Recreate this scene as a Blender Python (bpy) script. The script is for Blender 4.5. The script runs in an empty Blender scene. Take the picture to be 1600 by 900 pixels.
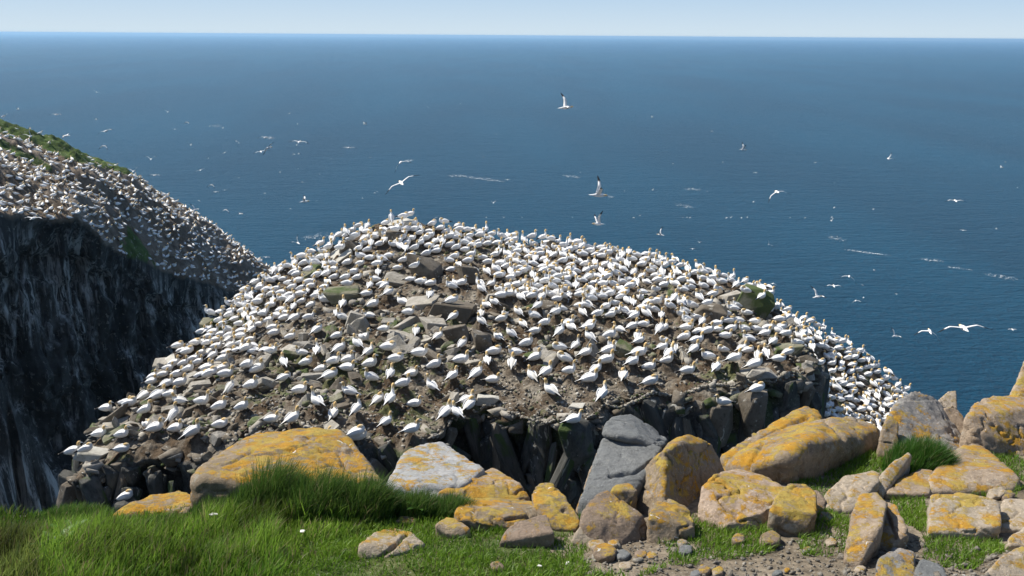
import bpy, bmesh, math, random
import numpy as np
from mathutils import Vector, Matrix, Euler, noise as mn
random.seed(7); rng = np.random.default_rng(11)
S = bpy.context.scene
COL = S.collection
R = math.radians

# ------------------------------------------------------------------ camera
EYE = 100.0
F_PX = 1537.0
PITCH = R(14.40); ROLL = R(0.40)
cam = bpy.data.cameras.new('camera')
cam.sensor_width = 36; cam.lens = 36 * F_PX / 1600
cam.clip_start = 0.1; cam.clip_end = 200000
cam_o = bpy.data.objects.new('camera', cam); COL.objects.link(cam_o)
fwd = Vector((0, math.cos(PITCH), -math.sin(PITCH)))
rt0 = Vector((1, 0, 0)); up0 = rt0.cross(fwd)
rt = (rt0 * math.cos(ROLL) + up0 * math.sin(ROLL)); up = rt.cross(fwd)
m = Matrix((rt, up, -fwd)).transposed().to_4x4(); m.translation = Vector((0, 0, EYE))
cam_o.matrix_world = m
S.camera = cam_o
S.render.resolution_x = 1024; S.render.resolution_y = 576

def ray(px, py):
    d = fwd + rt * ((px - 800) / F_PX) + up * ((450 - py) / F_PX)
    return d
def at(px, py, Y):
    d = ray(px, py); k = Y / d.y
    return Vector((d.x * k, Y, EYE + d.z * k))
def project(P):
    """world points (n,3) -> photo pixels"""
    P = np.asarray(P, float) - np.array([0, 0, EYE])
    a = P @ np.array(fwd); b = P @ np.array(rt); c = P @ np.array(up)
    return 800 + F_PX * b / a, 450 - F_PX * c / a

# ------------------------------------------------------------------ light
SUN_AZ = math.atan2(-0.80, 0.38)          # towards the sun: left and beyond the stack
SUN_EL = R(50)
W = bpy.data.worlds.new('World'); S.world = W; W.use_nodes = True
wn = W.node_tree
sky = wn.nodes.new('ShaderNodeTexSky'); sky.sky_type = 'NISHITA'; sky.sun_disc = False
sky.sun_elevation = SUN_EL; sky.sun_rotation = SUN_AZ
sky.altitude = 100; sky.air_density = 1.0; sky.dust_density = 0.6; sky.ozone_density = 2.5
# the air near the horizon is pale: blend the clear sky into a milky blue band all the way round
tcw = wn.nodes.new('ShaderNodeTexCoord'); sxw = wn.nodes.new('ShaderNodeSeparateXYZ'); wn.links.new(tcw.outputs['Generated'], sxw.inputs[0])
mrw = wn.nodes.new('ShaderNodeMapRange'); mrw.interpolation_type = 'SMOOTHSTEP'; wn.links.new(sxw.outputs['Z'], mrw.inputs[0])
mrw.inputs[1].default_value = -0.02; mrw.inputs[2].default_value = 0.30; mrw.inputs[3].default_value = 1; mrw.inputs[4].default_value = 0
crw = wn.nodes.new('ShaderNodeMix'); crw.data_type = 'RGBA'
mr2 = wn.nodes.new('ShaderNodeMapRange'); wn.links.new(sxw.outputs['Z'], mr2.inputs[0])
mr2.inputs[1].default_value = 0.0; mr2.inputs[2].default_value = 0.05; wn.links.new(mr2.outputs[0], crw.inputs[0])
crw.inputs[6].default_value = (5.3, 6.3, 7.0, 1); crw.inputs[7].default_value = (3.4, 5.0, 6.9, 1)
mxw = wn.nodes.new('ShaderNodeMix'); mxw.data_type = 'RGBA'; wn.links.new(mrw.outputs[0], mxw.inputs[0])
wn.links.new(sky.outputs[0], mxw.inputs[6]); wn.links.new(crw.outputs[2], mxw.inputs[7])
wn.links.new(mxw.outputs[2], wn.nodes['Background'].inputs[0])
wn.nodes['Background'].inputs[1].default_value = 0.085
sun = bpy.data.lights.new('sun', 'SUN'); sun.energy = 4.6; sun.angle = R(0.53); sun.color = (1.0, 0.95, 0.86)
sun_o = bpy.data.objects.new('sun', sun); COL.objects.link(sun_o)
sdir = Vector((math.sin(SUN_AZ) * math.cos(SUN_EL), math.cos(SUN_AZ) * math.cos(SUN_EL), math.sin(SUN_EL)))
sun_o.rotation_euler = sdir.to_track_quat('Z', 'Y').to_euler()
sun_o.location = (-20, 20, 160)
S.view_settings.view_transform = 'Standard'; S.view_settings.look = 'None'
S.view_settings.gamma = 1; S.view_settings.exposure = 0.55

# ------------------------------------------------------------------ helpers
def hsh(i, j, k, s):
    n = (i * 374761393 + j * 668265263 + k * 2147483647 + s * 974634777) & 0xffffffff
    n = ((n ^ (n >> 13)) * 1274126177) & 0xffffffff
    n = ((n ^ (n >> 16)) * 2246822519) & 0xffffffff
    return ((n ^ (n >> 15)) & 0xffff) / 65535.0
def vnoise(x, y, z=0.0, s=0):
    x = np.asarray(x, float); y = np.asarray(y, float) + 0 * x; z = np.asarray(z, float) + 0 * x
    xi = np.floor(x).astype(np.int64); yi = np.floor(y).astype(np.int64); zi = np.floor(z).astype(np.int64)
    fx = x - xi; fy = y - yi; fz = z - zi
    fx = fx * fx * (3 - 2 * fx); fy = fy * fy * (3 - 2 * fy); fz = fz * fz * (3 - 2 * fz)
    r = 0
    for a in (0, 1):
        for b in (0, 1):
            for c in (0, 1):
                w = (fx if a else 1 - fx) * (fy if b else 1 - fy) * (fz if c else 1 - fz)
                r = r + w * hsh(xi + a, yi + b, zi + c, s)
    return r * 2 - 1
def fbm(x, y, z=0.0, oct=4, s=0, g=0.5):
    r = 0; a = 1; f = 1; t = 0
    for o in range(oct):
        r = r + a * vnoise(np.asarray(x) * f + o * 17.3, np.asarray(y) * f, np.asarray(z) * f, s + o); t += a
        a *= g; f *= 2.07
    return r / t
def cellv(u, s=0):
    """piecewise constant random value per unit cell with uneven cell edges"""
    u = np.asarray(u, float); i = np.floor(u).astype(np.int64)
    e = 0.2 + 0.6 * hsh(i, 0 * i, 0 * i, s + 91)
    i = np.where(u - i > e, i + 1, i)
    return hsh(i, 0 * i, 0 * i, s)

def mesh_np(name, V, Fq=None, Ft=None, mat=None, smooth=True, col=None):
    V = np.asarray(V, np.float32)
    me = bpy.data.meshes.new(name)
    loops = []; starts = []; tot = 0
    nq = 0 if Fq is None else len(Fq); nt_ = 0 if Ft is None else len(Ft)
    me.vertices.add(len(V)); me.vertices.foreach_set('co', V.ravel())
    li = []
    if nq: li.append(np.asarray(Fq, np.int32).ravel())
    if nt_: li.append(np.asarray(Ft, np.int32).ravel())
    li = np.concatenate(li)
    me.loops.add(len(li)); me.loops.foreach_set('vertex_index', li)
    st = np.concatenate([np.arange(nq) * 4, nq * 4 + np.arange(nt_) * 3]).astype(np.int32)
    me.polygons.add(nq + nt_); me.polygons.foreach_set('loop_start', st)
    me.polygons.foreach_set('use_smooth', np.full(nq + nt_, smooth))
    me.update(calc_edges=True); me.validate()
    if col is not None:
        ca = me.color_attributes.new('Col', 'FLOAT_COLOR', 'POINT')
        c4 = np.ones((len(V), 4), np.float32); c4[:, :col.shape[1]] = col
        ca.data.foreach_set('color', c4.ravel())
    if mat: me.materials.append(mat)
    return me
def link(name, me, parent=None, loc=None, kind=None, label=None, cat=None, group=None):
    o = bpy.data.objects.new(name, me); COL.objects.link(o)
    if parent: o.parent = parent
    if loc is not None: o.location = loc
    if kind: o['kind'] = kind
    if label: o['label'] = label
    if cat: o['category'] = cat
    if group: o['group'] = group
    return o
def grid_faces(nu, nv, wrap=False):
    """verts index = iv*nu+iu"""
    iu = np.arange(nu if wrap else nu - 1); iv = np.arange(nv - 1)
    U, V_ = np.meshgrid(iu, iv); U = U.ravel(); V_ = V_.ravel(); U2 = (U + 1) % nu
    return np.stack([V_ * nu + U, V_ * nu + U2, (V_ + 1) * nu + U2, (V_ + 1) * nu + U], 1)
def inpoly(px, py, poly):
    px = np.asarray(px, float); py = np.asarray(py, float); r = np.zeros(px.shape, bool)
    n = len(poly)
    for i in range(n):
        x1, y1 = poly[i]; x2, y2 = poly[(i + 1) % n]
        c = ((y1 > py) != (y2 > py)) & (px < (x2 - x1) * (py - y1) / (y2 - y1 + 1e-12) + x1)
        r ^= c
    return r
class TPS:
    def __init__(s, pts, lam=0.0):
        P = np.array(pts, float); s.c = P[:, :2]; n = len(P)
        K = s.k(np.linalg.norm(s.c[:, None] - s.c[None], axis=2)) + lam * np.eye(n)
        A = np.zeros((n + 3, n + 3)); A[:n, :n] = K; A[:n, n] = 1; A[:n, n + 1:] = s.c; A[n:, :n] = A[:n, n:].T
        s.w = np.linalg.solve(A, np.concatenate([P[:, 2], np.zeros(3)]))
    def k(s, r): return np.where(r > 1e-9, r * r * np.log(np.maximum(r, 1e-9)), 0)
    def __call__(s, x, y):
        x = np.asarray(x, float); sh = x.shape; q = np.stack([x.ravel(), np.asarray(y, float).ravel()], 1)
        out = np.empty(len(q))
        for i in range(0, len(q), 40000):
            b = q[i:i + 40000]
            out[i:i + 40000] = s.k(np.linalg.norm(b[:, None] - s.c[None], axis=2)) @ s.w[:-3] + s.w[-3] + b @ s.w[-2:]
        return out.reshape(sh)

# ------------------------------------------------------------------ materials
def new_mat(name):
    m = bpy.data.materials.new(name); m.use_nodes = True
    nt = m.node_tree; b = nt.nodes['Principled BSDF']
    return m, nt, b
def nd(nt, t, **kw):
    n = nt.nodes.new(t)
    for k, v in kw.items():
        if k in n.inputs.keys() if isinstance(k, str) else False: n.inputs[k].default_value = v
        else: setattr(n, k, v)
    return n
def noise_n(nt, vec, scale, detail=4, rough=0.55, dist=0.0):
    n = nt.nodes.new('ShaderNodeTexNoise'); n.inputs['Scale'].default_value = scale
    n.inputs['Detail'].default_value = detail; n.inputs['Roughness'].default_value = rough
    n.inputs['Distortion'].default_value = dist
    if vec is not None: nt.links.new(vec, n.inputs['Vector'])
    return n.outputs['Fac']
def ramp(nt, fac, lo, hi, c0=0.0, c1=1.0):
    n = nt.nodes.new('ShaderNodeMapRange'); n.interpolation_type = 'SMOOTHSTEP'
    nt.links.new(fac, n.inputs[0])
    n.inputs[1].default_value = lo; n.inputs[2].default_value = hi; n.inputs[3].default_value = c0; n.inputs[4].default_value = c1
    return n.outputs[0]
def mix(nt, fac, a, b):
    n = nt.nodes.new('ShaderNodeMix'); n.data_type = 'RGBA'
    if isinstance(fac, (int, float)): n.inputs[0].default_value = fac
    else: nt.links.new(fac, n.inputs[0])
    for i, v in ((6, a), (7, b)):
        if isinstance(v, tuple): n.inputs[i].default_value = (*v, 1)
        else: nt.links.new(v, n.inputs[i])
    return n.outputs[2]
def math_n(nt, op, a, b=None, clamp=False):
    n = nt.nodes.new('ShaderNodeMath'); n.operation = op; n.use_clamp = clamp
    for i, v in ((0, a), (1, b)):
        if v is None: continue
        if isinstance(v, (int, float)): n.inputs[i].default_value = v
        else: nt.links.new(v, n.inputs[i])
    return n.outputs[0]
def bump(nt, b, h, strength, dist):
    n = nt.nodes.new('ShaderNodeBump'); n.inputs['Strength'].default_value = strength; n.inputs['Distance'].default_value = dist
    nt.links.new(h, n.inputs['Height']); nt.links.new(n.outputs[0], b.inputs['Normal'])
def mapping(nt, vec, scale):
    n = nt.nodes.new('ShaderNodeMapping'); n.inputs['Scale'].default_value = scale
    nt.links.new(vec, n.inputs['Vector']); return n.outputs[0]
def geo(nt): return nt.nodes.new('ShaderNodeNewGeometry')
def objcoord(nt, rnd=True):
    tc = nt.nodes.new('ShaderNodeTexCoord')
    if not rnd: return tc.outputs['Object']
    oi = nt.nodes.new('ShaderNodeObjectInfo'); mu = math_n(nt, 'MULTIPLY', oi.outputs['Random'], 37.0)
    va = nt.nodes.new('ShaderNodeVectorMath'); va.operation = 'ADD'
    nt.links.new(tc.outputs['Object'], va.inputs[0]); nt.links.new(mu, va.inputs[1])
    return va.outputs[0]

def lichen_mat(name, sa, sb, amt, lich_a=(0.44, 0.225, 0.016), lich_b=(0.39, 0.285, 0.06), pale=0.25, topbias=0.22, dark=0.0):
    m, nt, b = new_mat(name)
    v = objcoord(nt); g = geo(nt)
    sep = nt.nodes.new('ShaderNodeSeparateXYZ'); nt.links.new(g.outputs['Normal'], sep.inputs[0])
    base = mix(nt, ramp(nt, noise_n(nt, v, 5, 6, 0.65), 0.35, 0.68), sa, sb)
    base = mix(nt, ramp(nt, noise_n(nt, v, 42, 5, 0.7), 0.45, 0.75, 0, 0.6), base, tuple(c * 0.45 for c in sa))
    base = mix(nt, ramp(nt, noise_n(nt, v, 90, 3, 0.6), 0.56, 0.7, 0, 0.5), base, tuple(min(1, c * 1.6) for c in sb))
    # pale crustose lichen blotches
    base = mix(nt, ramp(nt, noise_n(nt, v, 11, 6, 0.7, 0.4), 0.60 - pale * 0.1, 0.64, 0, pale * 1.6), base, (0.42, 0.41, 0.36))
    # orange lichen: ragged patches, more of it on upward faces
    n1 = noise_n(nt, v, 4.6, 8, 0.74, 0.25)
    n2 = noise_n(nt, v, 21, 9, 0.8, 0.15)
    k = math_n(nt, 'ADD', math_n(nt, 'MULTIPLY', n1, 0.52), math_n(nt, 'MULTIPLY', n2, 0.48))
    k = math_n(nt, 'ADD', k, math_n(nt, 'MULTIPLY', sep.outputs['Z'], topbias * 0.5))
    th = 0.652 - amt * 0.135
    lm = ramp(nt, k, th - 0.012, th + 0.05)
    lc = mix(nt, ramp(nt, noise_n(nt, v, 9, 5, 0.6), 0.4, 0.62), lich_a, lich_b)
    lc = mix(nt, ramp(nt, noise_n(nt, v, 60, 4, 0.7), 0.5, 0.72, 0, 0.75), lc, (0.20, 0.11, 0.02))
    lc = mix(nt, ramp(nt, noise_n(nt, v, 75, 2, 0.5), 0.62, 0.7, 0, 0.7), lc, (0.62, 0.40, 0.05))
    c = mix(nt, math_n(nt, 'MULTIPLY', lm, 0.94), base, lc)
    # guano flecks
    c = mix(nt, ramp(nt, noise_n(nt, v, 24, 3, 0.5, 0.8), 0.735, 0.75, 0, 0.8), c, (0.7, 0.69, 0.65))
    nt.links.new(c, b.inputs['Base Color']); b.inputs['Roughness'].default_value = 0.9
    b.inputs['Specular IOR Level'].default_value = 0.25
    h = math_n(nt, 'ADD', math_n(nt, 'MULTIPLY', noise_n(nt, v, 16, 9, 0.78), 1.0), math_n(nt, 'MULTIPLY', noise_n(nt, v, 95, 5, 0.75), 0.5))
    h = math_n(nt, 'ADD', h, math_n(nt, 'MULTIPLY', lm, 0.12))
    bump(nt, b, h, 0.85, 0.018)
    return m
M = {}
M['heavy'] = lichen_mat('rock_heavy_lichen', (0.22, 0.17, 0.11), (0.32, 0.25, 0.18), 0.60)
M['mid'] = lichen_mat('rock_lichen', (0.29, 0.22, 0.155), (0.42, 0.33, 0.24), 0.52)
M['pink'] = lichen_mat('rock_pink', (0.35, 0.26, 0.19), (0.48, 0.37, 0.28), 0.52, pale=0.35)
M['tan'] = lichen_mat('rock_tan', (0.34, 0.28, 0.205), (0.47, 0.39, 0.30), 0.36, pale=0.2)
M['brown'] = lichen_mat('rock_brown', (0.19, 0.145, 0.105), (0.28, 0.21, 0.155), 0.38, pale=0.1)
M['slate'] = lichen_mat('rock_slate', (0.155, 0.16, 0.158), (0.20, 0.205, 0.20), -0.2, pale=0.12, topbias=0.1)
M['gravel'] = lichen_mat('gravel_stone', (0.20, 0.175, 0.14), (0.33, 0.30, 0.25), -1.0, pale=0.3)
M['slatepale'] = lichen_mat('rock_pale_slate', (0.33, 0.33, 0.32), (0.42, 0.41, 0.40), 0.30, pale=0.15)
M['grey'] = lichen_mat('rock_grey', (0.22, 0.21, 0.195), (0.33, 0.30, 0.27), 0.42, pale=0.3)

def stack_rock_mat(name, a, b_, moss=0.0, scale=1.0):
    m, nt, b = new_mat(name); v = objcoord(nt)
    c = mix(nt, ramp(nt, noise_n(nt, v, 1.6 * scale, 6, 0.65), 0.35, 0.7), a, b_)
    c = mix(nt, ramp(nt, noise_n(nt, v, 9 * scale, 5, 0.7), 0.5, 0.75, 0, 0.7), c, tuple(x * 0.4 for x in a))
    c = mix(nt, ramp(nt, noise_n(nt, v, 3.5 * scale, 4, 0.6, 0.5), 0.62, 0.68, 0, 0.75), c, (0.5, 0.48, 0.42))
    if moss: c = mix(nt, ramp(nt, noise_n(nt, v, 1.1 * scale, 5, 0.6), 0.6 - moss * 0.15, 0.68 - moss * 0.1, 0, 0.85), c, (0.055, 0.085, 0.02))
    nt.links.new(c, b.inputs['Base Color']); b.inputs['Roughness'].default_value = 0.9
    b.inputs['Specular IOR Level'].default_value = 0.2
    bump(nt, b, noise_n(nt, v, 7 * scale, 7, 0.7), 0.9, 0.06)
    return m
M['stone_a'] = stack_rock_mat('stack_stone_tan', (0.27, 0.245, 0.20), (0.42, 0.39, 0.34))
M['stone_b'] = stack_rock_mat('stack_stone_brown', (0.12, 0.10, 0.075), (0.22, 0.19, 0.15))
M['stone_c'] = stack_rock_mat('stack_stone_mossy', (0.17, 0.16, 0.11), (0.24, 0.23, 0.16), moss=1.0)
M['slab'] = stack_rock_mat('cliff_slab', (0.05, 0.05, 0.045), (0.13, 0.125, 0.11), moss=0.35)
M['paleslab'] = stack_rock_mat('pale_slab', (0.40, 0.38, 0.33), (0.52, 0.50, 0.44))

def ground_attr_mat(name, bscale, bdist, streak=False, rough=0.95, vs=(1, 1, 1)):
    """colour from the painted attribute (kind of ground), broken up by noise"""
    m, nt, b = new_mat(name)
    ca = nt.nodes.new('ShaderNodeVertexColor'); ca.layer_name = 'Col'
    v = objcoord(nt, False)
    if vs != (1, 1, 1): v = mapping(nt, v, vs)
    n1 = noise_n(nt, v, bscale, 8, 0.72)
    hs = nt.nodes.new('ShaderNodeHueSaturation'); nt.links.new(ca.outputs[0], hs.inputs['Color'])
    nt.links.new(ramp(nt, n1, 0.25, 0.75, 0.45, 1.6), hs.inputs['Value'])
    c = hs.outputs[0]
    c = mix(nt, ramp(nt, noise_n(nt, v, bscale * 2.7, 4, 0.7), 0.60, 0.66, 0, 0.45), c, (0.45, 0.43, 0.38))
    if streak:
        vv = mapping(nt, objcoord(nt, False), (0.9, 0.9, 0.085))
        w = math_n(nt, 'MULTIPLY', ramp(nt, noise_n(nt, vv, 0.9, 7, 0.75, 0.12), 0.46, 0.62), ramp(nt, noise_n(nt, objcoord(nt, False), 0.09, 5, 0.65), 0.40, 0.52))
        w = math_n(nt, 'MULTIPLY', w, ca.outputs['Alpha'])
        c = mix(nt, math_n(nt, 'MULTIPLY', w, 0.9), c, (0.50, 0.50, 0.48))
    nt.links.new(c, b.inputs['Base Color']); b.inputs['Roughness'].default_value = rough
    b.inputs['Specular IOR Level'].default_value = 0.15
    bump(nt, b, noise_n(nt, v, bscale * 1.3, 8, 0.72), 0.9, bdist)
    return m
M['stackground'] = ground_attr_mat('bird_rock_ground', 4.5, 0.16, streak=False)
M['headland'] = ground_attr_mat('headland_rock', 0.5, 0.5, streak=True)
M['soil'] = ground_attr_mat('foreground_soil', 26, 0.012)

m, nt, b = new_mat('feathers'); M['bird'] = m
ca = nt.nodes.new('ShaderNodeVertexColor'); ca.layer_name = 'Col'
nt.links.new(ca.outputs[0], b.inputs['Base Color']); b.inputs['Roughness'].default_value = 0.75
b.inputs['Specular IOR Level'].default_value = 0.2

def leaf_mat(name):
    m, nt, b = new_mat(name)
    ca = nt.nodes.new('ShaderNodeVertexColor'); ca.layer_name = 'Col'
    nt.links.new(ca.outputs[0], b.inputs['Base Color']); b.inputs['Roughness'].default_value = 0.5
    b.inputs['Specular IOR Level'].default_value = 0.35
    tr = nt.nodes.new('ShaderNodeBsdfTranslucent'); nt.links.new(ca.outputs[0], tr.inputs[0])
    mx = nt.nodes.new('ShaderNodeMixShader'); mx.inputs[0].default_value = 0.42
    nt.links.new(b.outputs[0], mx.inputs[1]); nt.links.new(tr.outputs[0], mx.inputs[2])
    nt.links.new(mx.outputs[0], nt.nodes['Material Output'].inputs[0])
    return m
M['grass'] = leaf_mat('grass_blades')

# sea
m, nt, b = new_mat('sea_water'); M['sea'] = m
v = objcoord(nt, False)
big = noise_n(nt, mapping(nt, v, (0.006, 0.0016, 1)), 1.0, 4, 0.5)
c = mix(nt, ramp(nt, big, 0.3, 0.7), (0.0005, 0.060, 0.120), (0.001, 0.084, 0.160))
nt.links.new(c, b.inputs['Base Color']); b.inputs['Roughness'].default_value = 0.28; b.inputs['IOR'].default_value = 1.33
b.inputs['Specular IOR Level'].default_value = 0.13
h = math_n(nt, 'MULTIPLY', noise_n(nt, mapping(nt, v, (0.022, 0.05, 1)), 1.0, 3, 0.5), 6.0)
h = math_n(nt, 'ADD', h, math_n(nt, 'MULTIPLY', noise_n(nt, mapping(nt, v, (0.09, 0.24, 1)), 1.0, 5, 0.7, 0.3), 8.5))
h = math_n(nt, 'ADD', h, math_n(nt, 'MULTIPLY', noise_n(nt, mapping(nt, v, (0.45, 1.0, 1)), 1.0, 4, 0.7), 3.0))
bump(nt, b, h, 1.0, 1.0)
m, nt, b = new_mat('sea_foam'); M['foam'] = m
b.inputs['Base Color'].default_value = (0.62, 0.66, 0.68, 1); b.inputs['Roughness'].default_value = 0.8
m, nt, b = new_mat('guano'); M['guano'] = m
c = mix(nt, ramp(nt, noise_n(nt, objcoord(nt), 40, 4), 0.4, 0.6), (0.72, 0.70, 0.66), (0.5, 0.48, 0.43))
nt.links.new(c, b.inputs['Base Color']); b.inputs['Roughness'].default_value = 0.8

# ------------------------------------------------------------------ sea and sky air
n = 14
xs = np.array([-45000, -20000, -8000, -2000, -400, 400, 2000, 8000, 20000, 45000.])
ys = np.array([-9000, -2000, -300, 300, 2000, 8000, 20000, 45000.])
X, Y = np.meshgrid(xs, ys)
link('sea', mesh_np('sea', np.stack([X.ravel(), Y.ravel(), 0 * X.ravel()], 1), grid_faces(len(xs), len(ys)), mat=M['sea']), kind='structure')

# ------------------------------------------------------------------ bird meshes
WHITE = (0.84, 0.83, 0.81); BUFF = (0.64, 0.44, 0.19); BLACK = (0.025, 0.022, 0.022); BILL = (0.42, 0.47, 0.52); GREYF = (0.05, 0.055, 0.05)
CREAM = (0.74, 0.60, 0.38)
def loft(sp, nseg=10):
    """sp: rows (x,y,z,rw,rh,col) -> V,Fq,Ft,C"""
    P = np.array([r[:3] for r in sp]); n = len(P)
    T = np.gradient(P, axis=0); T /= np.linalg.norm(T, axis=1)[:, None]
    V = []; C = []
    a = np.arange(nseg) / nseg * 2 * np.pi
    for i in range(n):
        t = T[i]; side = np.cross(t, [0, 0, 1.]); 
        if np.linalg.norm(side) < 0.35 or True: side = np.array([0, 1., 0]) - t * t[1]
        side /= np.linalg.norm(side); u = np.cross(side, t); u /= np.linalg.norm(u)
        for k in range(nseg):
            V.append(P[i] + side * math.cos(a[k]) * sp[i][3] + u * math.sin(a[k]) * sp[i][4]); C.append(sp[i][5])
    F = grid_faces(nseg, n, True)
    V += [P[0], P[-1]]; C += [sp[0][5], sp[-1][5]]
    b0 = n * nseg; Ft = []
    for k in range(nseg):
        k2 = (k + 1) % nseg
        Ft.append((k2, k, b0)); Ft.append(((n - 1) * nseg + k, (n - 1) * nseg + k2, b0 + 1))
    return np.array(V), F, np.array(Ft), np.array(C)
def joinparts(parts):
    V = []; Q = []; T = []; C = []; o = 0
    for v, q, t, c in parts:
        V.append(v); C.append(c)
        if q is not None and len(q): Q.append(q + o)
        if t is not None and len(t): T.append(t + o)
        o += len(v)
    return np.concatenate(V), (np.concatenate(Q) if Q else None), (np.concatenate(T) if T else None), np.concatenate(C)
def wing_folded(sgn, pitch=0.0, up=0.0):
    """long folded wing lying on the flank; black primaries crossing the tail"""
    rows = [(0.16, 0.105, 0.20, 0.012, 0.03, WHITE), (0.10, 0.135, 0.20, 0.02, 0.07, WHITE), (0.0, 0.142, 0.195, 0.022, 0.085, WHITE), (-0.12, 0.118, 0.18, 0.02, 0.075, WHITE),
            (-0.23, 0.085, 0.155, 0.016, 0.05, WHITE), (-0.30, 0.06, 0.14, 0.013, 0.035, BLACK), (-0.40, 0.03, 0.12, 0.01, 0.022, BLACK), (-0.50, 0.012, 0.10, 0.004, 0.006, BLACK)]
    sp = []
    for (x, y, z, w, h, c) in rows:
        xr = x * math.cos(pitch) - (z - 0.17) * math.sin(pitch); zr = 0.17 + x * math.sin(pitch) + (z - 0.17) * math.cos(pitch)
        sp.append((xr, y * sgn, zr + up, w, h, c))
    return loft(sp, 8)
def body_rows(pose):
    W_ = WHITE
    if pose in ('s', 'k', 'p', 't'):
        r = [(-0.50, 0, 0.105, .004, .004, W_), (-0.40, 0, 0.115, .035, .014, W_), (-0.30, 0, .125, .06, .035, W_), (-0.20, 0, .135, .10, .075, W_), (-0.08, 0, .145, .135, .11, W_),
             (0.05, 0, .15, .145, .125, W_), (0.15, 0, .165, .125, .12, W_)]
    if pose == 's':
        r += [(0.215, 0, .215, .085, .09, W_), (0.235, 0, .275, .055, .06, W_), (0.222, 0, .325, .046, .048, CREAM), (0.225, 0, .365, .044, .046, BUFF), (0.255, 0, .395, .047, .046, BUFF),
              (0.292, 0, .398, .036, .036, CREAM), (0.318, 0, .39, .02, .02, WHITE)]
    elif pose == 't':      # longer neck, alert
        r += [(0.20, 0, .235, .08, .085, W_), (0.215, 0, .30, .05, .055, W_), (0.215, 0, .37, .042, .045, W_), (0.21, 0, .43, .04, .042, CREAM), (0.225, 0, .475, .044, .044, BUFF), (0.258, 0, .495, .044, .042, BUFF),
              (0.293, 0, .49, .032, .032, CREAM), (0.315, 0, .482, .018, .018, WHITE)]
    elif pose == 'k':      # head laid back on the shoulders
        r += [(0.235, 0, .20, .09, .095, W_), (0.255, 0.005, .25, .06, .06, W_), (0.225, 0.02, .29, .05, .045, CREAM), (0.16, 0.03, .305, .048, .04, BUFF), (0.10, 0.035, .29, .042, .035, BUFF), (0.06, 0.04, .27, .02, .018, CREAM)]
    elif pose == 'p':      # preening, neck arched down
        r += [(0.21, 0, .225, .08, .085, W_), (0.24, 0, .29, .05, .055, W_), (0.255, .01, .35, .044, .045, CREAM), (0.285, .02, .385, .044, .044, BUFF), (0.325, .03, .375, .044, .042, BUFF), (0.345, .035, .335, .034, .034, BUFF), (0.345, .035, .305, .018, .018, CREAM)]
    elif pose in ('u', 'x'):      # standing upright
        r = [(-0.36, 0, 0.09, .004, .004, W_), (-0.29, 0, .125, .03, .014, W_), (-0.21, 0, .165, .055, .035, W_), (-0.13, 0, .21, .09, .075, W_), (-0.04, 0, .265, .12, .11, W_), (0.05, 0, .33, .125, .12, W_), (0.10, 0, .40, .10, .10, W_),
             (0.115, 0, .46, .062, .066, W_), (0.105, 0, .52, .045, .047, W_)]
        if pose == 'u':
            r += [(0.10, 0, .58, .041, .042, CREAM), (0.115, 0, .625, .044, .044, BUFF), (0.15, 0, .645, .045, .042, BUFF), (0.185, 0, .638, .032, .032, CREAM), (0.205, 0, .63, .018, .018, WHITE)]
        else:
            r += [(0.10, 0, .59, .038, .04, WHITE), (0.105, 0, .66, .037, .037, CREAM), (0.12, 0, .71, .043, .042, BUFF), (0.128, 0, .755, .034, .034, BUFF), (0.13, 0, .78, .018, .018, CREAM)]
    return r
def bill_rows(pose):
    e = body_rows(pose); a = np.array(e[-2][:3]); b_ = np.array(e[-1][:3]); d = (b_ - a) / np.linalg.norm(b_ - a)
    r = []
    for k, (w, c) in enumerate(((.017, BILL), (.014, BILL), (.009, BILL), (.002, BILL))):
        p = b_ - d * 0.01 + d * 0.035 * k
        r.append((*p, w, w * 1.1, c))
    return r
BIRD = {}
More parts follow.
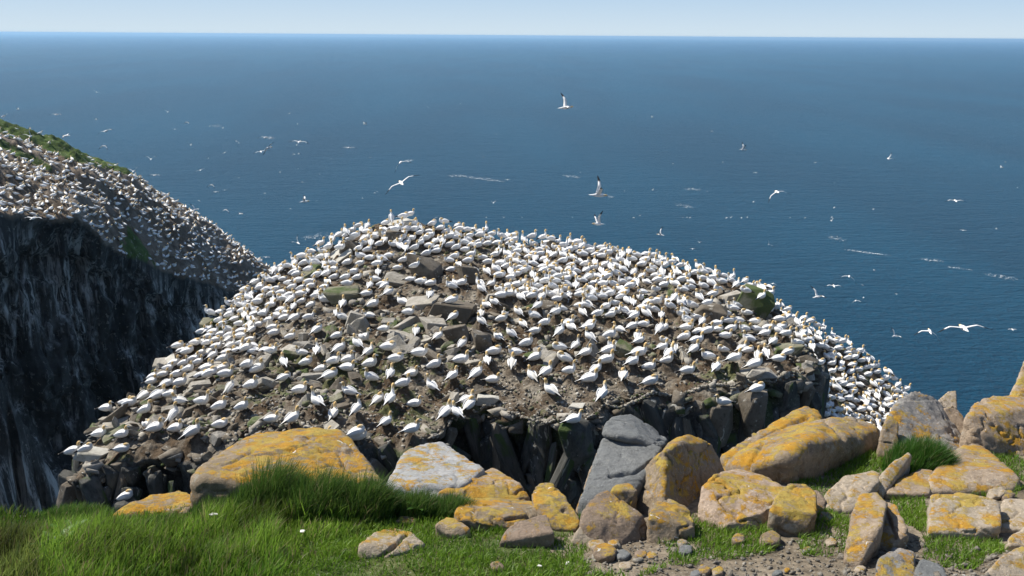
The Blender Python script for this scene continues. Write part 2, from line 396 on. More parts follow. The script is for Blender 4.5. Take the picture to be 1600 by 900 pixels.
for pose in 'skptux':
    up_ = pose in 'ux'
    v, q, t, c = loft([r_ if r_[5] is WHITE else r_[:3] + (r_[3] * 1.22, r_[4] * 1.22) + r_[5:] for r_ in body_rows(pose)], 12)
    if up_:       # two black feet under the standing bird
        ft = [loft([(0.02, s * .05, 0.20, .014, .014, GREYF), (0.02, s * .055, .03, .011, .011, GREYF), (0.03, s * .06, .012, .02, .012, GREYF), (0.09, s * .065, .008, .035, .006, GREYF)], 5) for s in (1, -1)]
        v, q, t, c = joinparts([(v, q, t, c)] + ft)
    body = mesh_np('gannet_body_' + pose, v, q, t, M['bird'], True, c)
    wings = []
    for s in (1, -1):
        if up_:
            wv, wq, wt, wc = wing_folded(s); an = R(38)
            x = wv[:, 0].copy(); z = wv[:, 2] - 0.17
            wv[:, 0] = x * math.cos(an) - z * math.sin(an); wv[:, 2] = 0.285 + x * math.sin(an) + z * math.cos(an)
            wv[:, 0] *= 0.9
        else: wv, wq, wt, wc = wing_folded(s)
        wings.append((wv, wq, wt, wc))
    wm = [mesh_np('folded_wing', a[0], a[1], a[2], M['bird'], True, a[3]) for a in wings]
    bl = loft(bill_rows(pose), 6)
    bm_ = mesh_np('bill', bl[0], bl[1], bl[2], M['bird'], True, bl[3])
    if not up_:
        v = v * np.array([0.98, 1.02, 1.13]); v[:, 2] += 0.02 + 0.10 * v[:, 0] * 0.6
        wings = [(a[0] * np.array([0.98, 1.02, 1.13]), a[1], a[2], a[3]) for a in wings]
        for a in wings: a[0][:, 2] += 0.02 + 0.10 * a[0][:, 0] * 0.6
        bl = (bl[0] * np.array([0.98, 1.02, 1.13]),) + bl[1:]; bl[0][:, 2] += 0.02 + 0.10 * bl[0][:, 0] * 0.6
        body.vertices.foreach_set('co', v.astype(np.float32).ravel()); bm_.vertices.foreach_set('co', bl[0].astype(np.float32).ravel())
        for w__, a in zip(wm, wings): w__.vertices.foreach_set('co', a[0].astype(np.float32).ravel())
    vars_ = [body]
    for tint in ((0.93, 0.90, 0.84), (0.86, 0.86, 0.86)):
        b2 = body.copy(); c4 = np.ones((len(c), 4), np.float32); c4[:, :3] = c * np.array(tint); b2.color_attributes['Col'].data.foreach_set('color', c4.ravel()); vars_.append(b2)
    BIRD[pose] = dict(vars=vars_, body=body, wings=wm, bill=bm_, raw=joinparts([(v, q, t, c)] + wings + [bl]))
# small low detail bird for the far headland
lv = loft([(-0.45, 0, .1, .01, .01, BLACK), (-0.25, 0, .13, .08, .06, WHITE), (0.02, 0, .17, .15, .14, WHITE), (0.18, 0, .22, .09, .10, WHITE), (0.22, 0, .34, .05, .05, CREAM), (0.27, 0, .40, .045, .045, BUFF), (0.40, 0, .38, .008, .008, BILL)], 6)

# ------------------------------------------------------------------ the bird rock (sea stack)
HP = [(600, 346, 57.5), (690, 366, 57.5), (860, 388, 56.5), (1190, 458, 54), (720, 364, 58), (540, 378, 56.5), (430, 434, 55), (340, 494, 53), (250, 568, 48.5), (160, 650, 40.5), (110, 728, 36.5), (300, 700, 35.5),
      (450, 668, 35.3), (640, 690, 34.6), (740, 645, 36.6), (900, 655, 35.6), (1050, 625, 37.6), (1150, 605, 38.8), (1250, 585, 41.5), (600, 600, 38.8), (600, 520, 44), (600, 450, 49.8), (900, 600, 38.6), (900, 520, 44),
      (900, 440, 50.8), (1150, 520, 45.5), (400, 600, 40), (400, 520, 47.5), (1090, 580, 40.2), (1130, 470, 51), (240, 650, 38.5), (300, 600, 42.5), (700, 410, 53.5)]
hm = TPS([tuple(at(*p)) for p in HP], 0.3)
RIM = [(98, 732, 36.0), (140, 735, 35.4), (178, 712, 35.9), (240, 704, 35.8), (315, 712, 35.0), (370, 700, 35.0), (450, 700, 34.6), (560, 712, 34.3), (650, 704, 34.1), (700, 664, 35.7), (765, 636, 37.4), (835, 660, 35.8), (905, 666, 35.3), (950, 636, 36.8), (1015, 618, 37.9),
       (1085, 610, 38.5), (1160, 608, 38.9), (1225, 588, 40.4), (1272, 578, 42.5), (1262, 545, 46), (1236, 512, 49), (1208, 482, 52), (1200, 458, 54.5), (1150, 441, 55.5), (1000, 412, 57.0),
       (860, 388, 57.3), (720, 364, 58.6), (640, 354, 58.4), (600, 350, 58.2), (560, 362, 57.6), (492, 405, 56.7), (440, 436, 55.6), (388, 468, 54.3), (348, 492, 53), (308, 525, 50.5), (258, 572, 47.5),
       (205, 620, 43.0), (150, 664, 39.3)]
rimP = [at(*p) for p in RIM]
WP = [(1290, 650, 50.5), (1262, 590, 53.5), (1225, 515, 58), (1210, 482, 60), (1250, 497, 62), (1300, 524, 62), (1350, 554, 62), (1395, 592, 61.5), (1425, 628, 60), (1440, 670, 57), (1410, 705, 53), (1335, 712, 50)]
wm_ = TPS([tuple(at(*p)) for p in WP] + [tuple(at(1330, 620, 57))], 0.3)
wingRim = [at(px + dx, py + dy, Y_) for (px, py, Y_), (dx, dy) in zip(WP, [(-60, 10), (-50, 0), (-40, 0), (-25, -4), (0, -3), (4, -4), (5, -4), (6, -3), (8, 0), (20, 8), (10, 25), (-20, 25)])]

def Hbase(tps, x, y, s, amp=1.0):
    h = tps(x, y)
    n = fbm(x * 0.42, y * 0.42, 0, 4, s) * 0.42
    # stepped ledges tilted with the strata
    q = (x * 0.35 + y * 0.2) * 0.9 + fbm(x * 0.25, y * 0.25, 3.3, 2, s + 5) * 1.5
    st = (q - np.floor(q)); st = np.clip((st - 0.75) * 4, 0, 1)
    r = fbm(x * 1.7, y * 1.7, 1.1, 3, s + 9)
    return h + amp * (n + 0.16 * (st * 1.0 - (q - np.floor(q))) + 0.11 * np.abs(r) * 1.6)
def main_h(x, y): return Hbase(hm, x, y, 3)
def wing_h(x, y): return Hbase(wm_, x, y, 40, 0.8)
polyM = [(p.x, p.y) for p in rimP]; polyW = [(p.x, p.y) for p in wingRim]
def hit(px, py, hf=main_h, poly=polyM, y0=33.5, y1=63):
    Ys = np.arange(y0, y1, 0.06); d = ray(px, py)
    x = d.x / d.y * Ys; z = EYE + d.z / d.y * Ys
    ok = inpoly(x, Ys, poly) & (z <= hf(x, Ys) + 0.01)
    i = np.argmax(ok)
    if not ok[i]: return None
    return float(x[i]), float(Ys[i])

# --- where every bird sits, read from the photograph: crop origin, scale, entries (x, foot y, pose, facing)
A = {'r': 0, 'ar': 45, 'a': 85, 'al': 130, 'l': 180, 'tl': 215, 't': 265, 'tr': 325}
crops = [
 (90, 600, 7.5, "575,390sr 790,330sr 860,335kr 1040,415pr 1030,240sar 1180,245sar 1320,225sr 1440,310sl 500,685sr 765,710sr 1055,575ktr 1160,645sr 1390,620sr 1380,525uar 1430,545uar 1110,50sr 1290,110sar 1440,75sr 190,925sr 350,945kr 800,1350kr"),
 (280, 580, 7.5, "320,45sr 120,90sr 265,145kr 540,165sr 600,295uar 860,300sr 930,65sr 1230,215kar 1410,310sr 265,500tr 70,450kl 480,500sr 750,555sr 480,725kr 175,855sar 1080,650sr 1330,700sar"),
 (470, 580, 7.5, "240,65sr 390,20sr 540,50sr 340,190kar 570,325sl 200,510tal 390,600sa 670,575tar 820,155sl 1050,170sa 1300,110sr 1200,290sr 910,415kar 1045,470ta 1330,470sr 1000,735sar 660,820kr 1310,825sr"),
 (660, 570, 7.5, "150,100sr 450,75sr 110,340tal 360,260sar 640,185sar 760,75sa 820,270sr 1040,120sa 1280,220sal 1450,210sar 520,520sar 550,600kar 280,665sar 400,690sal 1330,15sr"),
 (850, 550, 7.5, "230,190kl 290,325tr 490,110sr 730,200sr 760,90sr 610,310sar 530,425sr 180,50kl 80,570sal 680,610par 930,400ka 1250,460kr 1110,115sr 1030,235sar 1225,285str 1380,60sar 1450,120sar 1440,215sr 820,45sl"),
 (1040, 530, 7.5, "360,130sr 50,265sar 90,180ka 330,230sar 60,375kl 250,465sr 500,325sl 670,210kl 690,80sr 590,430sar 800,360sr 885,185sar 960,240kr 1070,270sa 1170,280sa 1040,430sr 1310,355kr 1250,110sar 1430,275kr 970,70sl 1400,50sr"),
 (220, 480, 7.5, "660,240kl 950,100sr 960,280kr 1100,190sar 1150,265sr 1380,265sr 1430,150tr 1180,340sr 1170,450sr 1280,455sr 1050,500sar 950,510sr 800,420kr 720,480sr 640,530kr 480,555sr 440,610kr 550,590kr 780,530sr 820,590tar 860,670tar 1020,610sr 970,720pr 970,800kr 1250,590sr 1330,600sr 1390,810sr 1260,800sr 1000,890sr 780,800sr 680,750sr 620,690sr 720,650sr 590,840sr 430,870sr 320,820sr 150,895sr 260,890sr 700,890kr 820,880kr 510,760sr 1460,600sr 1200,110sr 1060,90sr 400,760sr 560,690kr"),
 (410, 480, 7.5, "120,330sr 140,400sr 330,440sr 80,220sr 160,170sr 220,100sr 260,190sr 380,215sar 540,215pr 30,110tr 100,620sr 370,50sa 580,40sr 950,50sa 930,225sl 1260,185sl 1310,70sr 650,355kar 880,450sr 910,575sar 1110,540sal 1190,440ttr 1420,380sr 470,615sl 650,640ta 520,735kr 260,780sal 690,815sr 850,775sr 990,800sr 1010,700sr 1250,660par 1270,750sr 1470,600kr"),
 (600, 480, 7.5, "280,140sr 545,65ka 800,140kr 820,230kar 1130,150sa 1135,280sal 1410,155st 1380,255kr 1480,380sal 1340,475sal 380,355ka 640,465sar 925,500kar 60,600kar 410,670sr 620,765sr 890,745sr 1280,610kr 1210,750sa 1090,860sr 130,745kr 1200,50kal 1290,50kal"),
 (790, 470, 7.5, "140,205kal 380,170sar 330,245pl 585,255sar 650,170pl 900,255sal 860,130tr 950,155tal 200,350kal 60,460sal 460,375sr 340,435sr 640,470tar 730,350sr 760,430kal 1080,235sr 1180,170sr 1290,105stl 1380,220kal 1280,200tr 1230,280pr 1000,355sr 960,415sr 250,595sr 120,715sl 60,860ta 620,650kal 820,615tar 980,530sal 1220,500sr 1330,440sal 940,705tr 1260,640sal 1200,680sa 540,20sl 230,20sr 1000,60sl 1350,40kr 1490,120sa 1480,240sr 1490,400sr"),
 (980, 450, 7.5, "40,50kr 180,110sl 155,180st 80,270sa 330,80ktl 560,170sar 650,80kl 740,50kl 620,250tal 680,200ka 480,225ka 250,250kr 340,260kr 840,160sal 1000,140kr 930,150sl 1350,170kr 1060,90ktl 1280,250sl 1240,310sl 1150,370sl 1400,410kl 1370,260kl 750,320pl 670,340sl 170,350sr 300,330kl 210,410kal 400,390sa 490,320kl 180,500kr 110,550kr 90,440sr 115,645ka 140,740sr 430,540sar 500,500ka 380,600sar 410,810ur 440,690kl 640,420sl 810,420sl 690,490sl 700,540sr 870,510sar 840,590sr 680,590kr 670,660kr 950,620sr 1040,500sr 930,440sr 1180,460kr 1300,490sl 1220,550sr 1050,600kr 1150,650sr 1370,550sl 1420,660kr 1480,500kr 1120,430kr 800,720kl"),
 (400, 380, 7.5, "990,175sr 850,150sr 760,230sr 570,290sr 450,410sr 320,470kr 500,500sr 430,570sr 380,530sr 620,430sr 720,440kr 620,520sr 640,560sr 800,580sr 920,460sr 900,370sr 1050,460sr 1060,540kr 1190,460pr 1140,400sr 1080,290sr 1220,300sr 1330,230sr 1230,220sl 1160,70kr 1210,120tr 1310,130kr 1420,310sr 1430,400sa 1400,490sl 1330,560sa 1290,660kr 1400,820sr 1340,890sl 1030,800sa 950,900sa 650,790kr 710,690sr 720,640sa 600,640sa 460,800sa 290,640sr 180,660sr 130,600kr 50,590sr 60,690sr 170,800sr 80,880tr 290,840sr 330,880sr 1470,550kr 1470,230sl 480,430sr 350,520kr 60,540sr 10,760sr 240,460kr"),
 (590, 380, 7.5, "90,570sar 230,345kr 180,300sr 300,270sr 380,210kr 340,130ka 130,200kr 80,250kr 580,190sr 440,100sr 500,130sr 600,100kr 690,140sr 380,500sr 440,470sr 500,530kr 620,520kr 130,695kar 290,760sal 620,820ta 860,575sl 910,520sal 990,540sr 860,360sr 950,320kal 900,210kr 840,270sl 1060,260kr 1100,200tr 1240,220kl 1290,290sr 1380,360sal 1280,400kal 1200,530tal 1210,600sal 1330,540tar 1420,450kr 1430,600kl 1440,720sr 1130,370sl 1440,300tr 850,80kr 930,110sr 1020,130sr 1100,80kr 1290,60sr 1400,60sr 1420,150ta 1380,190sr"),
 (520, 330, 8.0, "180,360sr 250,300tr 430,325kr 500,290xal 430,250sa 130,400kr 280,480kr 440,530xr 480,460sa 590,470kr 650,430ka 660,350pl 730,290sar 740,200ua 820,440sr 880,180kr 970,150sr 1000,210kr 1010,300sr 890,330ka 780,390pr 980,390sr 1160,410kr 1200,310sr 1270,320sr 1350,290sr 1420,310sr 930,540ka 1030,500sr 1100,520sr 1220,480sr 1310,530sr 1470,480kr 1380,380sr 1480,390sr 1560,380sr 1580,300sr 1540,540sr"),
]
wing_crops = [
 (1160, 440, 7.5, "180,460ta 370,460sal 290,550kl 480,430sal 520,430sr 590,470sr 520,520kr 720,480sr 800,520kr 700,550sr 610,640sa 740,620kr 880,570kl 890,660sa 500,720kr 600,730kr 740,890ka 900,860sr 960,770sr 1080,750kr 1120,840kr 1250,830sr 1300,860sr 1170,760sr 1000,560sr"),
 (1250, 550, 7.5, "60,60ka 230,70sal 480,180sa 560,130kr 640,100sr 720,160kr 780,130sa 820,80kal 370,270pr 470,260kr 290,320kr 290,400sa 680,250kr 610,210kr 780,220sr 840,230sr 900,200sr 900,290kr 800,310sr 710,370tal 590,370sr 690,450tal 620,510kr 850,430kal 920,400kr 1000,370sr 1090,280sl 1090,350kl 1150,440sar 1120,500kl 1240,440sr 830,510kl 920,500sa 1000,540sal 500,530sl 360,580sl 420,650pl 290,700sl 580,690kl 640,630kl 710,600sa 760,600sa 830,610kal 900,580sa 960,670kal 840,690sl 1110,570kr 1100,660sr 1060,680kr 390,820kal 690,810kl 800,840sl 880,790kl 910,890sa 220,740kl 1330,440sr 1300,400kr 550,60sr 650,50kl 700,20sr 500,30kr 590,20sl"),
]
import re
def parse(cr, main):
    out = []
    for x0, y0, sc, txt in cr:
        for tok in txt.split():
            a = re.match(r'(\d+),(\d+)([skptux])([a-z]+)$', tok)
            out.append([x0 + int(a[1]) / sc, y0 + int(a[2]) / sc, a[3], A[a[4]], main])
    return out
raw = parse(crops, 1) + parse(wing_crops, 0)
# the parts of the colony not read bird by bird: dense upper band
def cov(px, py):
    for x0, y0, sc, _ in crops:
        w, h_ = (200, 120) if sc == 7.5 else (200, 70)
        if x0 <= px <= x0 + w and y0 <= py <= y0 + h_: return True
    return False
fill = []
for k in range(30000):
    px = random.uniform(300, 1270); py = random.uniform(355, 560)
    if cov(px, py) and (py > 480 and px > 400 or random.random() < .5 or (px > 520 and px < 790 and py > 392) or (px > 980 and py > 455)): continue
    if px > 700 and py < 357 + (px - 720) * 0.165: continue
    q = 13.3 if py < 430 else (16 if px > 400 or py > 560 else 13.5)
    if py > 480 and random.random() < 0.6: q = 24
    if any(abs(px - a[0]) / q + abs(py - a[1]) / (q * 0.55) < 1.0 for a in raw): continue
    pose = random.choice('ssssskkktp'); fc = random.choice(['r', 'r', 'r', 'ar', 'al', 'l', 'a', 'l'])
    raw.append([px, py, pose, A[fc], 1]); fill.append(1)
for k in range(4000):
    px = random.uniform(1200, 1440); py = random.uniform(480, 700)
    if any(abs(px - a[0]) / 12.5 + abs(py - a[1]) / 7.5 < 1.0 for a in raw if not a[4]): continue
    if random.random() < 0.8: raw.append([px, py, random.choice('sskkt'), A[random.choice(['r', 'l', 'al', 'a', 'r'])], 0])
birds = []
for px, py, pose, ang, main in raw:
    h_ = None
    if main:
        for dy in (0, 2, 4, 7, 12, 18):
            h_ = hit(px, py + dy)
            if h_: break
    else:
        for dy in (0, 3, 7):
            h_ = hit(px, py + dy, wing_h, polyW, 48, 66)
            if h_: break
    if not h_: continue
    mi = 0 if 1 else 0
    birds.append([h_[0], h_[1], pose, ang + random.uniform(-14, 14), main, px, py])
LEDGES = [(197, 783, 35.0, 'k', 8, 1.1), (1131, 634, 37.6, 's', 185, 1.0), (1183, 614, 38.0, 'k', 10, 1.0), (897, 662, 34.9, 'p', 5, .8), (558, 690, 34.5, 'k', 5, 1.0), (505, 690, 34.6, 's', 5, .9)]
for l_ in LEDGES: birds.append([at(*l_[:3]).x, l_[2], l_[3], l_[4], 2, l_[0], l_[1]])
# keep them apart
keep = []
for b_ in birds:
    if all((b_[0] - k[0]) ** 2 + (b_[1] - k[1]) ** 2 > 0.13 for k in keep if k[4] == b_[4]): keep.append(b_)
birds = keep

# --- nest mounds raise the ground under each bird
def mounds(x, y, main):
    z = np.zeros(x.shape)
    bs = [b_ for b_ in birds if b_[4] == main]
    # bucket by y for speed
    order = np.argsort(y.ravel()); yy = y.ravel()[order]; xx = x.ravel()[order]; zz = np.zeros(xx.shape)
    for i, b_ in enumerate(bs):
        r = 0.30 + 0.08 * math.sin(i * 7.7); hgt = (0.26 + 0.10 * math.sin(i * 3.1)) * (1.0 if b_[1] < 48 else 0.55)
        lo, hi = np.searchsorted(yy, [b_[1] - 0.9, b_[1] + 0.9])
        d2 = (xx[lo:hi] - b_[0]) ** 2 + (yy[lo:hi] - b_[1]) ** 2
        m_ = hgt / (1 + (d2 / (r * r)) ** 2.2)
        zz[lo:hi] = np.maximum(zz[lo:hi], m_)
    o = np.empty(zz.shape); o[order] = zz
    return o.reshape(x.shape)

def build_stack(name, rim, tps_h, main, nth, nr, centre, depth, ncl, seedv):
    P = np.array([(p.x, p.y) for p in rim]); c = np.array(centre)
    # closed curve resampled by length, roughened
    Pc = np.vstack([P, P[:1]]); L = np.concatenate([[0], np.cumsum(np.linalg.norm(np.diff(Pc, axis=0), axis=1))])
    s = np.linspace(0, L[-1], nth, endpoint=False)
    bx = np.interp(s, L, Pc[:, 0]); by = np.interp(s, L, Pc[:, 1])
    tx = np.roll(bx, -3) - np.roll(bx, 3); ty = np.roll(by, -3) - np.roll(by, 3); tl = np.hypot(tx, ty)
    nx, ny = ty / tl, -tx / tl
    area = np.sum(bx * np.roll(by, -1) - by * np.roll(bx, -1))
    if area < 0: nx, ny = -nx, -ny
    blocky = (cellv(s / 0.9, seedv) - 0.5) * 0.7 + (cellv(s / 2.6, seedv + 1) - 0.5) * 0.7
    k = np.ones(5) / 5; blocky = np.convolve(np.concatenate([blocky[-2:], blocky, blocky[:2]]), k, 'valid') - 0.2
    bx = bx + nx * blocky; by = by + ny * blocky
    t = np.linspace(0.0, 1, nr) ** 0.8
    T, BX = np.meshgrid(t, bx, indexing='ij'); _, BY = np.meshgrid(t, by, indexing='ij')
    X = c[0] + (BX - c[0]) * T; Y = c[1] + (BY - c[1]) * T
    mo_ = mounds(X, Y, main); hf_ = fbm(X * 5.5, Y * 5.5, 0, 3, seedv + 60); Z = tps_h(X, Y) + mo_ * (1 + hf_ * 0.5) + np.abs(hf_) * 0.11 - 0.03 + (cellv(X * 2.3 + fbm(X, Y, 0, 2, 9) * 3, seedv) - .5) * (cellv(Y * 2.1 + fbm(X, Y, 7, 2, 9) * 3, seedv + 1) - .3) * 0.16
    edge = np.clip((T - 0.93) / 0.07, 0, 1) ** 2; Z -= edge * 0.22
    # colours: brown earth, tan rubble, moss
    f1 = fbm(X * 0.8, Y * 0.8, 0, 4, seedv + 20); f2 = fbm(X * 3, Y * 3, 0, 3, seedv + 30); f3 = fbm(X * 0.45, Y * 0.45, 0, 3, seedv + 44)
    soil = np.array([0.095, 0.066, 0.041]); rub = np.array([0.25, 0.22, 0.175]); moss = np.array([0.09, 0.11, 0.035])
    w = np.clip(0.45 + f1 * 1.1 + f2 * 0.9, 0, 1)[..., None]
    Cc = soil * (1 - w) + rub * w
    mo = np.clip(mounds(X, Y, main) * 7, 0, 1)[..., None]
    Cc = Cc * (1 - mo * 0.65) + soil * mo * 0.65
    w = np.clip((f3 + f2 * 0.7 - 0.42) * 5, 0, 0.65)[..., None]; Cc = Cc * (1 - w) + moss * w
    V = [np.stack([X, Y, Z], -1).reshape(-1, 3)]; C = [Cc.reshape(-1, 3)]
    # cliff
    zt = Z[-1]; v = np.linspace(0, 1, ncl + 1)[1:] ** 1.7
    Vv, Sx = np.meshgrid(v, s, indexing='ij')
    down = Vv * depth
    zz = zt[None, :] - down
    fl = (cellv(Sx / 1.1 + fbm(Sx * 0.2, down * 0.10, 0, 2, seedv + 3) * 0.6 , seedv + 7) - 0.4) * 1.1 + (cellv(Sx / 3.7, seedv + 8) - 0.5) * 1.6
    fl = fl * np.clip(down / 1.0, 0, 1)
    led = (cellv(down / 2.2 + cellv(Sx / 1.1, 5) * 3, seedv + 11) - 0.5) * 0.7 * np.clip(down / 0.6, 0, 1)
    out = 0.02 * down + fl + led + fbm(Sx * 0.9, down * 0.5, 0, 4, seedv + 17) * 0.55 + np.maximum(down - 20, 0) * 0.12
    V.append(np.stack([bx[None] + nx[None] * out, by[None] + ny[None] * out, zz], -1).reshape(-1, 3))
    g = np.clip(0.5 + fbm(Sx * 0.7, down * 0.25, 0, 4, seedv + 23) * 0.9, 0, 1)[..., None]
    cl = np.array([0.045, 0.045, 0.042]) * (1 - g) + np.array([0.14, 0.135, 0.12]) * g
    mm = np.clip((fbm(Sx * 0.5, down * 0.3, 0, 3, seedv + 29) - 0.1) * 4, 0, 0.7)[..., None] * np.clip(1 - down / 9, 0, 1)[..., None]
    cl = cl * (1 - mm) + np.array([0.06, 0.085, 0.02]) * mm
    C.append(cl.reshape(-1, 3))
    V = np.concatenate(V); C = np.concatenate(C)
    Fq = grid_faces(nth, nr + ncl, True)
    if area < 0: Fq = Fq[:, ::-1]
    col4 = np.concatenate([C, np.ones((len(C), 1))], 1)
    me = mesh_np(name, V, Fq, mat=M['stackground'], col=col4)
    return link(name, me, kind='structure'), (bx, by, nx, ny, zt, s)
rock, rimdata = build_stack('bird_rock', rimP, main_h, 1, 1180, 195, (-1.5, 45.0), 99.0, 70, 100)
shoulder, rim2 = build_stack('lower_rock_shoulder', wingRim, wing_h, 0, 500, 90, tuple(np.mean(polyW, axis=0)), 92.0, 40, 300)
def surf(x, y, main=1):
    x = np.atleast_1d(np.asarray(x, float)); y = np.atleast_1d(np.asarray(y, float))
    return (main_h if main else wing_h)(x, y) + mounds(x, y, main)

# --- loose angular stones on the rock
def hull_mesh(pts, name, mat, bev=0.0):
    bm = bmesh.new()
    for p in pts: bm.verts.new(p)
    r = bmesh.ops.convex_hull(bm, input=bm.verts)
    bmesh.ops.delete(bm, geom=[g for g in r['geom_interior'] if isinstance(g, bmesh.types.BMVert)] , context='VERTS')
    if bev: bmesh.ops.bevel(bm, geom=list(bm.edges), offset=bev, segments=1, affect='EDGES')
    me = bpy.data.meshes.new(name); bm.to_mesh(me); bm.free(); me.materials.append(mat)
    return me
def rand_rock(seed, flat=0.5, name='stone', mat=None, bev=0.02):
    r = random.Random(seed); pts = []
    for sx in (-1, 1):
        for sy in (-1, 1):
            for sz in (-1, 1):
                pts.append(Vector((sx * r.uniform(.6, 1), sy * r.uniform(.5, .95) , sz * r.uniform(.55, 1) * flat)) * 0.5)
    for k in range(3): pts.append(Vector((r.uniform(-1, 1), r.uniform(-1, 1), r.uniform(-.5, 1.15) * flat)) * 0.55)
    sh = r.uniform(-.35, .35)
    for p in pts: p.x += p.z * sh * 2
    return hull_mesh(pts, name, mat, 0.0 if name == 'gravel' else bev)
mats_s = [M['stone_a'], M['stone_b'], M['stone_a'], M['stone_c'], M['stone_b'], M['stone_a']]
ROCKV = [rand_rock(i, [0.35, 0.5, 0.7, 0.28][i % 4], 'stone', mats_s[i % 6]) for i in range(24)]
ROCKS = [rand_rock(i, [0.35, 0.5, 0.7, 0.28][i % 4], 'small_stone', mats_s[i % 6], 0.0) for i in range(24)]
def clear_of_birds(x, y, r, main):
    return all((x - b_[0]) ** 2 + (y - b_[1]) ** 2 > r * r for b_ in birds if b_[4] == main)
# landmark rocks seen in the photograph: centre px, py (base), width m, flatness, mesh, material, tilt
LM = [('angular boulder', 665, 442, 1.75, 2, 'stone_b', (10, 18), "big angular boulder with a dark front below the peak of the rock"),
      ('b', 618, 449, 1.5, 1, 'stone_a', (14, 8), "pale rounded slab leaning against the big angular boulder"),
      ('b', 708, 502, 2.4, 1, 'stone_b', (-6, 4), "largest flat-topped block in the middle of the colony with shaded face"),
      ('b', 658, 488, 1.6, 1, 'stone_a', (8, -8), "flat grey block just left of the largest flat-topped block"),
      ('b', 735, 444, 1.4, 2, 'stone_b', (-20, 10), "dark triangular rock right of the big angular boulder"),
      ('b', 770, 476, 0.9, 2, 'stone_a', (0, 0), "small square block right of the largest flat-topped block"),
      ('b', 534, 474, 1.9, 1, 'stone_c', (4, -4), "mossy green block on the left of the colony"),
      ('b', 488, 434, 1.4, 1, 'stone_c', (10, -32), "mossy slab tilted up on the left skyline"),
      ('b', 523, 412, 2.4, 0, 'paleslab', (20, -38), "long pale slab leaning steeply on the left skyline"),
      ('b', 546, 400, 1.2, 2, 'stone_b', (0, 20), "dark block under the birds at the top left of the rock"),
      ('b', 624, 357, 2.0, 0, 'paleslab', (0, -10), "pale ledge stone at the very top of the rock"),
      ('b', 616, 380, 1.1, 2, 'stone_b', (0, 10), "brown block just below the top ledge"),
      ('b', 325, 512, 1.0, 2, 'stone_c', (10, -10), "grey green block on the left rim among the birds"),
      ('b', 256, 580, 1.6, 0, 'paleslab', (24, -46), "white slab standing on edge on the left rim"),
      ('b', 760, 642, 0.95, 1, 'paleslab', (-6, 3), "pale square stone at the front cliff edge"),
      ('b', 900, 642, 0.7, 3, 'paleslab', (-3, -8), "pale flat stone at the front cliff edge above the grey boulder"),
      ('b', 1186, 612, 1.5, 0, 'stone_a', (0, -6), "wide flat ledge stone at the right end of the front edge"),
      ('b', 1178, 650, 0.8, 2, 'stone_a', (0, -4), "square block sticking out below the right ledge"),
      ('b', 1156, 652, 0.5, 2, 'stone_b', (0, 12), "small reddish block hanging below the right ledge"),
      ('b', 140, 722, 1.3, 1, 'paleslab', (4, 10), "pale slab at the far left tip of the rock"),
      ('b', 170, 682, 1.3, 1, 'stone_a', (2, -4), "grey block with a nest above the far left tip"),
      ('b', 598, 555, 0.75, 2, 'stone_c', (10, 10), "small bright green mossy stone between sitting birds"),
      ('b', 447, 567, 0.8, 2, 'stone_c', (0, 14), "grey green stone among birds on the left slope"),
      ('b', 555, 510, 1.0, 2, 'stone_a', (0, 14), "pale triangular stone with a green patch"),
      ('b', 678, 517, 1.4, 1, 'stone_a', (6, 10), "crumpled grey rock with two birds on its right side"),
      ('b', 716, 535, 1.2, 2, 'stone_b', (0, -10), "dark shaded rock below the crumpled grey rock"),
      ('b', 755, 550, 1.1, 2, 'stone_b', (18, 22), "dark wedge shaped rock in the middle of the slope"),
      ('b', 622, 530, 1.3, 0, 'stone_a', (0, 5), "broad flat brown stone in the middle left of the slope"),
      ('b', 973, 560, 0.95, 2, 'stone_c', (10, 20), "round dark green boulder in the right half of the colony"),
      ('b', 1108, 508, 1.6, 2, 'stone_b', (0, 14), "dark brown boulder near the right shoulder"),
      ('b', 1142, 480, 1.1, 2, 'stone_a', (0, -14), "tan boulder near the right skyline"),
      ('b', 1180, 492, 2.0, 2, 'stone_c', (0, 24), "dark mossy crag on the right skyline"),
      ('b', 1232, 560, 1.5, 1, 'stone_c', (0, -8), "dark flat slab beside the right drop"),
      ('b', 735, 570, 0.9, 0, 'stone_a', (10, -10), "striped flat stone in the middle of the slope"),
      ('b', 865, 392, 0.9, 2, 'stone_b', (0, 0), "brown hump on the skyline under two standing birds"),
      ('b', 1272, 550, 1.4, 1, 'stone_b', (0, 30), "reddish brown slab on the lower right shoulder"),
      ]
lm_pos = []
for i, (nm, px, py, w_, vi, mt, tl, lab) in enumerate(LM):
    main = 0 if i == len(LM) - 1 else 1
    h_ = None
    for dy in (0, -6, 5, 10, 16, -14):
        h_ = hit(px, py + dy) if main else hit(px, py + dy, wing_h, polyW, 48, 66)
        if h_: break
    if not h_: continue
    me = rand_rock(400 + i, [0.22, 0.45, 0.75, 0.3][vi], 'boulder', M[mt])
    z = float((main_h if main else wing_h)(np.array([h_[0]]), np.array([h_[1]]))[0])
    o = link('boulder', me, label=lab, cat='rock', group='boulders standing among the nesting birds')
    o.scale = (w_, w_ * 0.8, w_ * (0.95 if vi != 2 else 1.15))
    hh = [0.22, 0.45, 0.75, 0.3][vi] * w_ * 0.5
    o.location = (h_[0], h_[1] + w_ * 0.3, z + hh * 0.55); o.rotation_euler = (R(tl[0]), R(tl[1]), R(random.uniform(-25, 25)))
    lm_pos.append((h_[0], h_[1], w_, hh, lab, main))
nst = 0; st_parts = 0; stuffV = []
cand = []
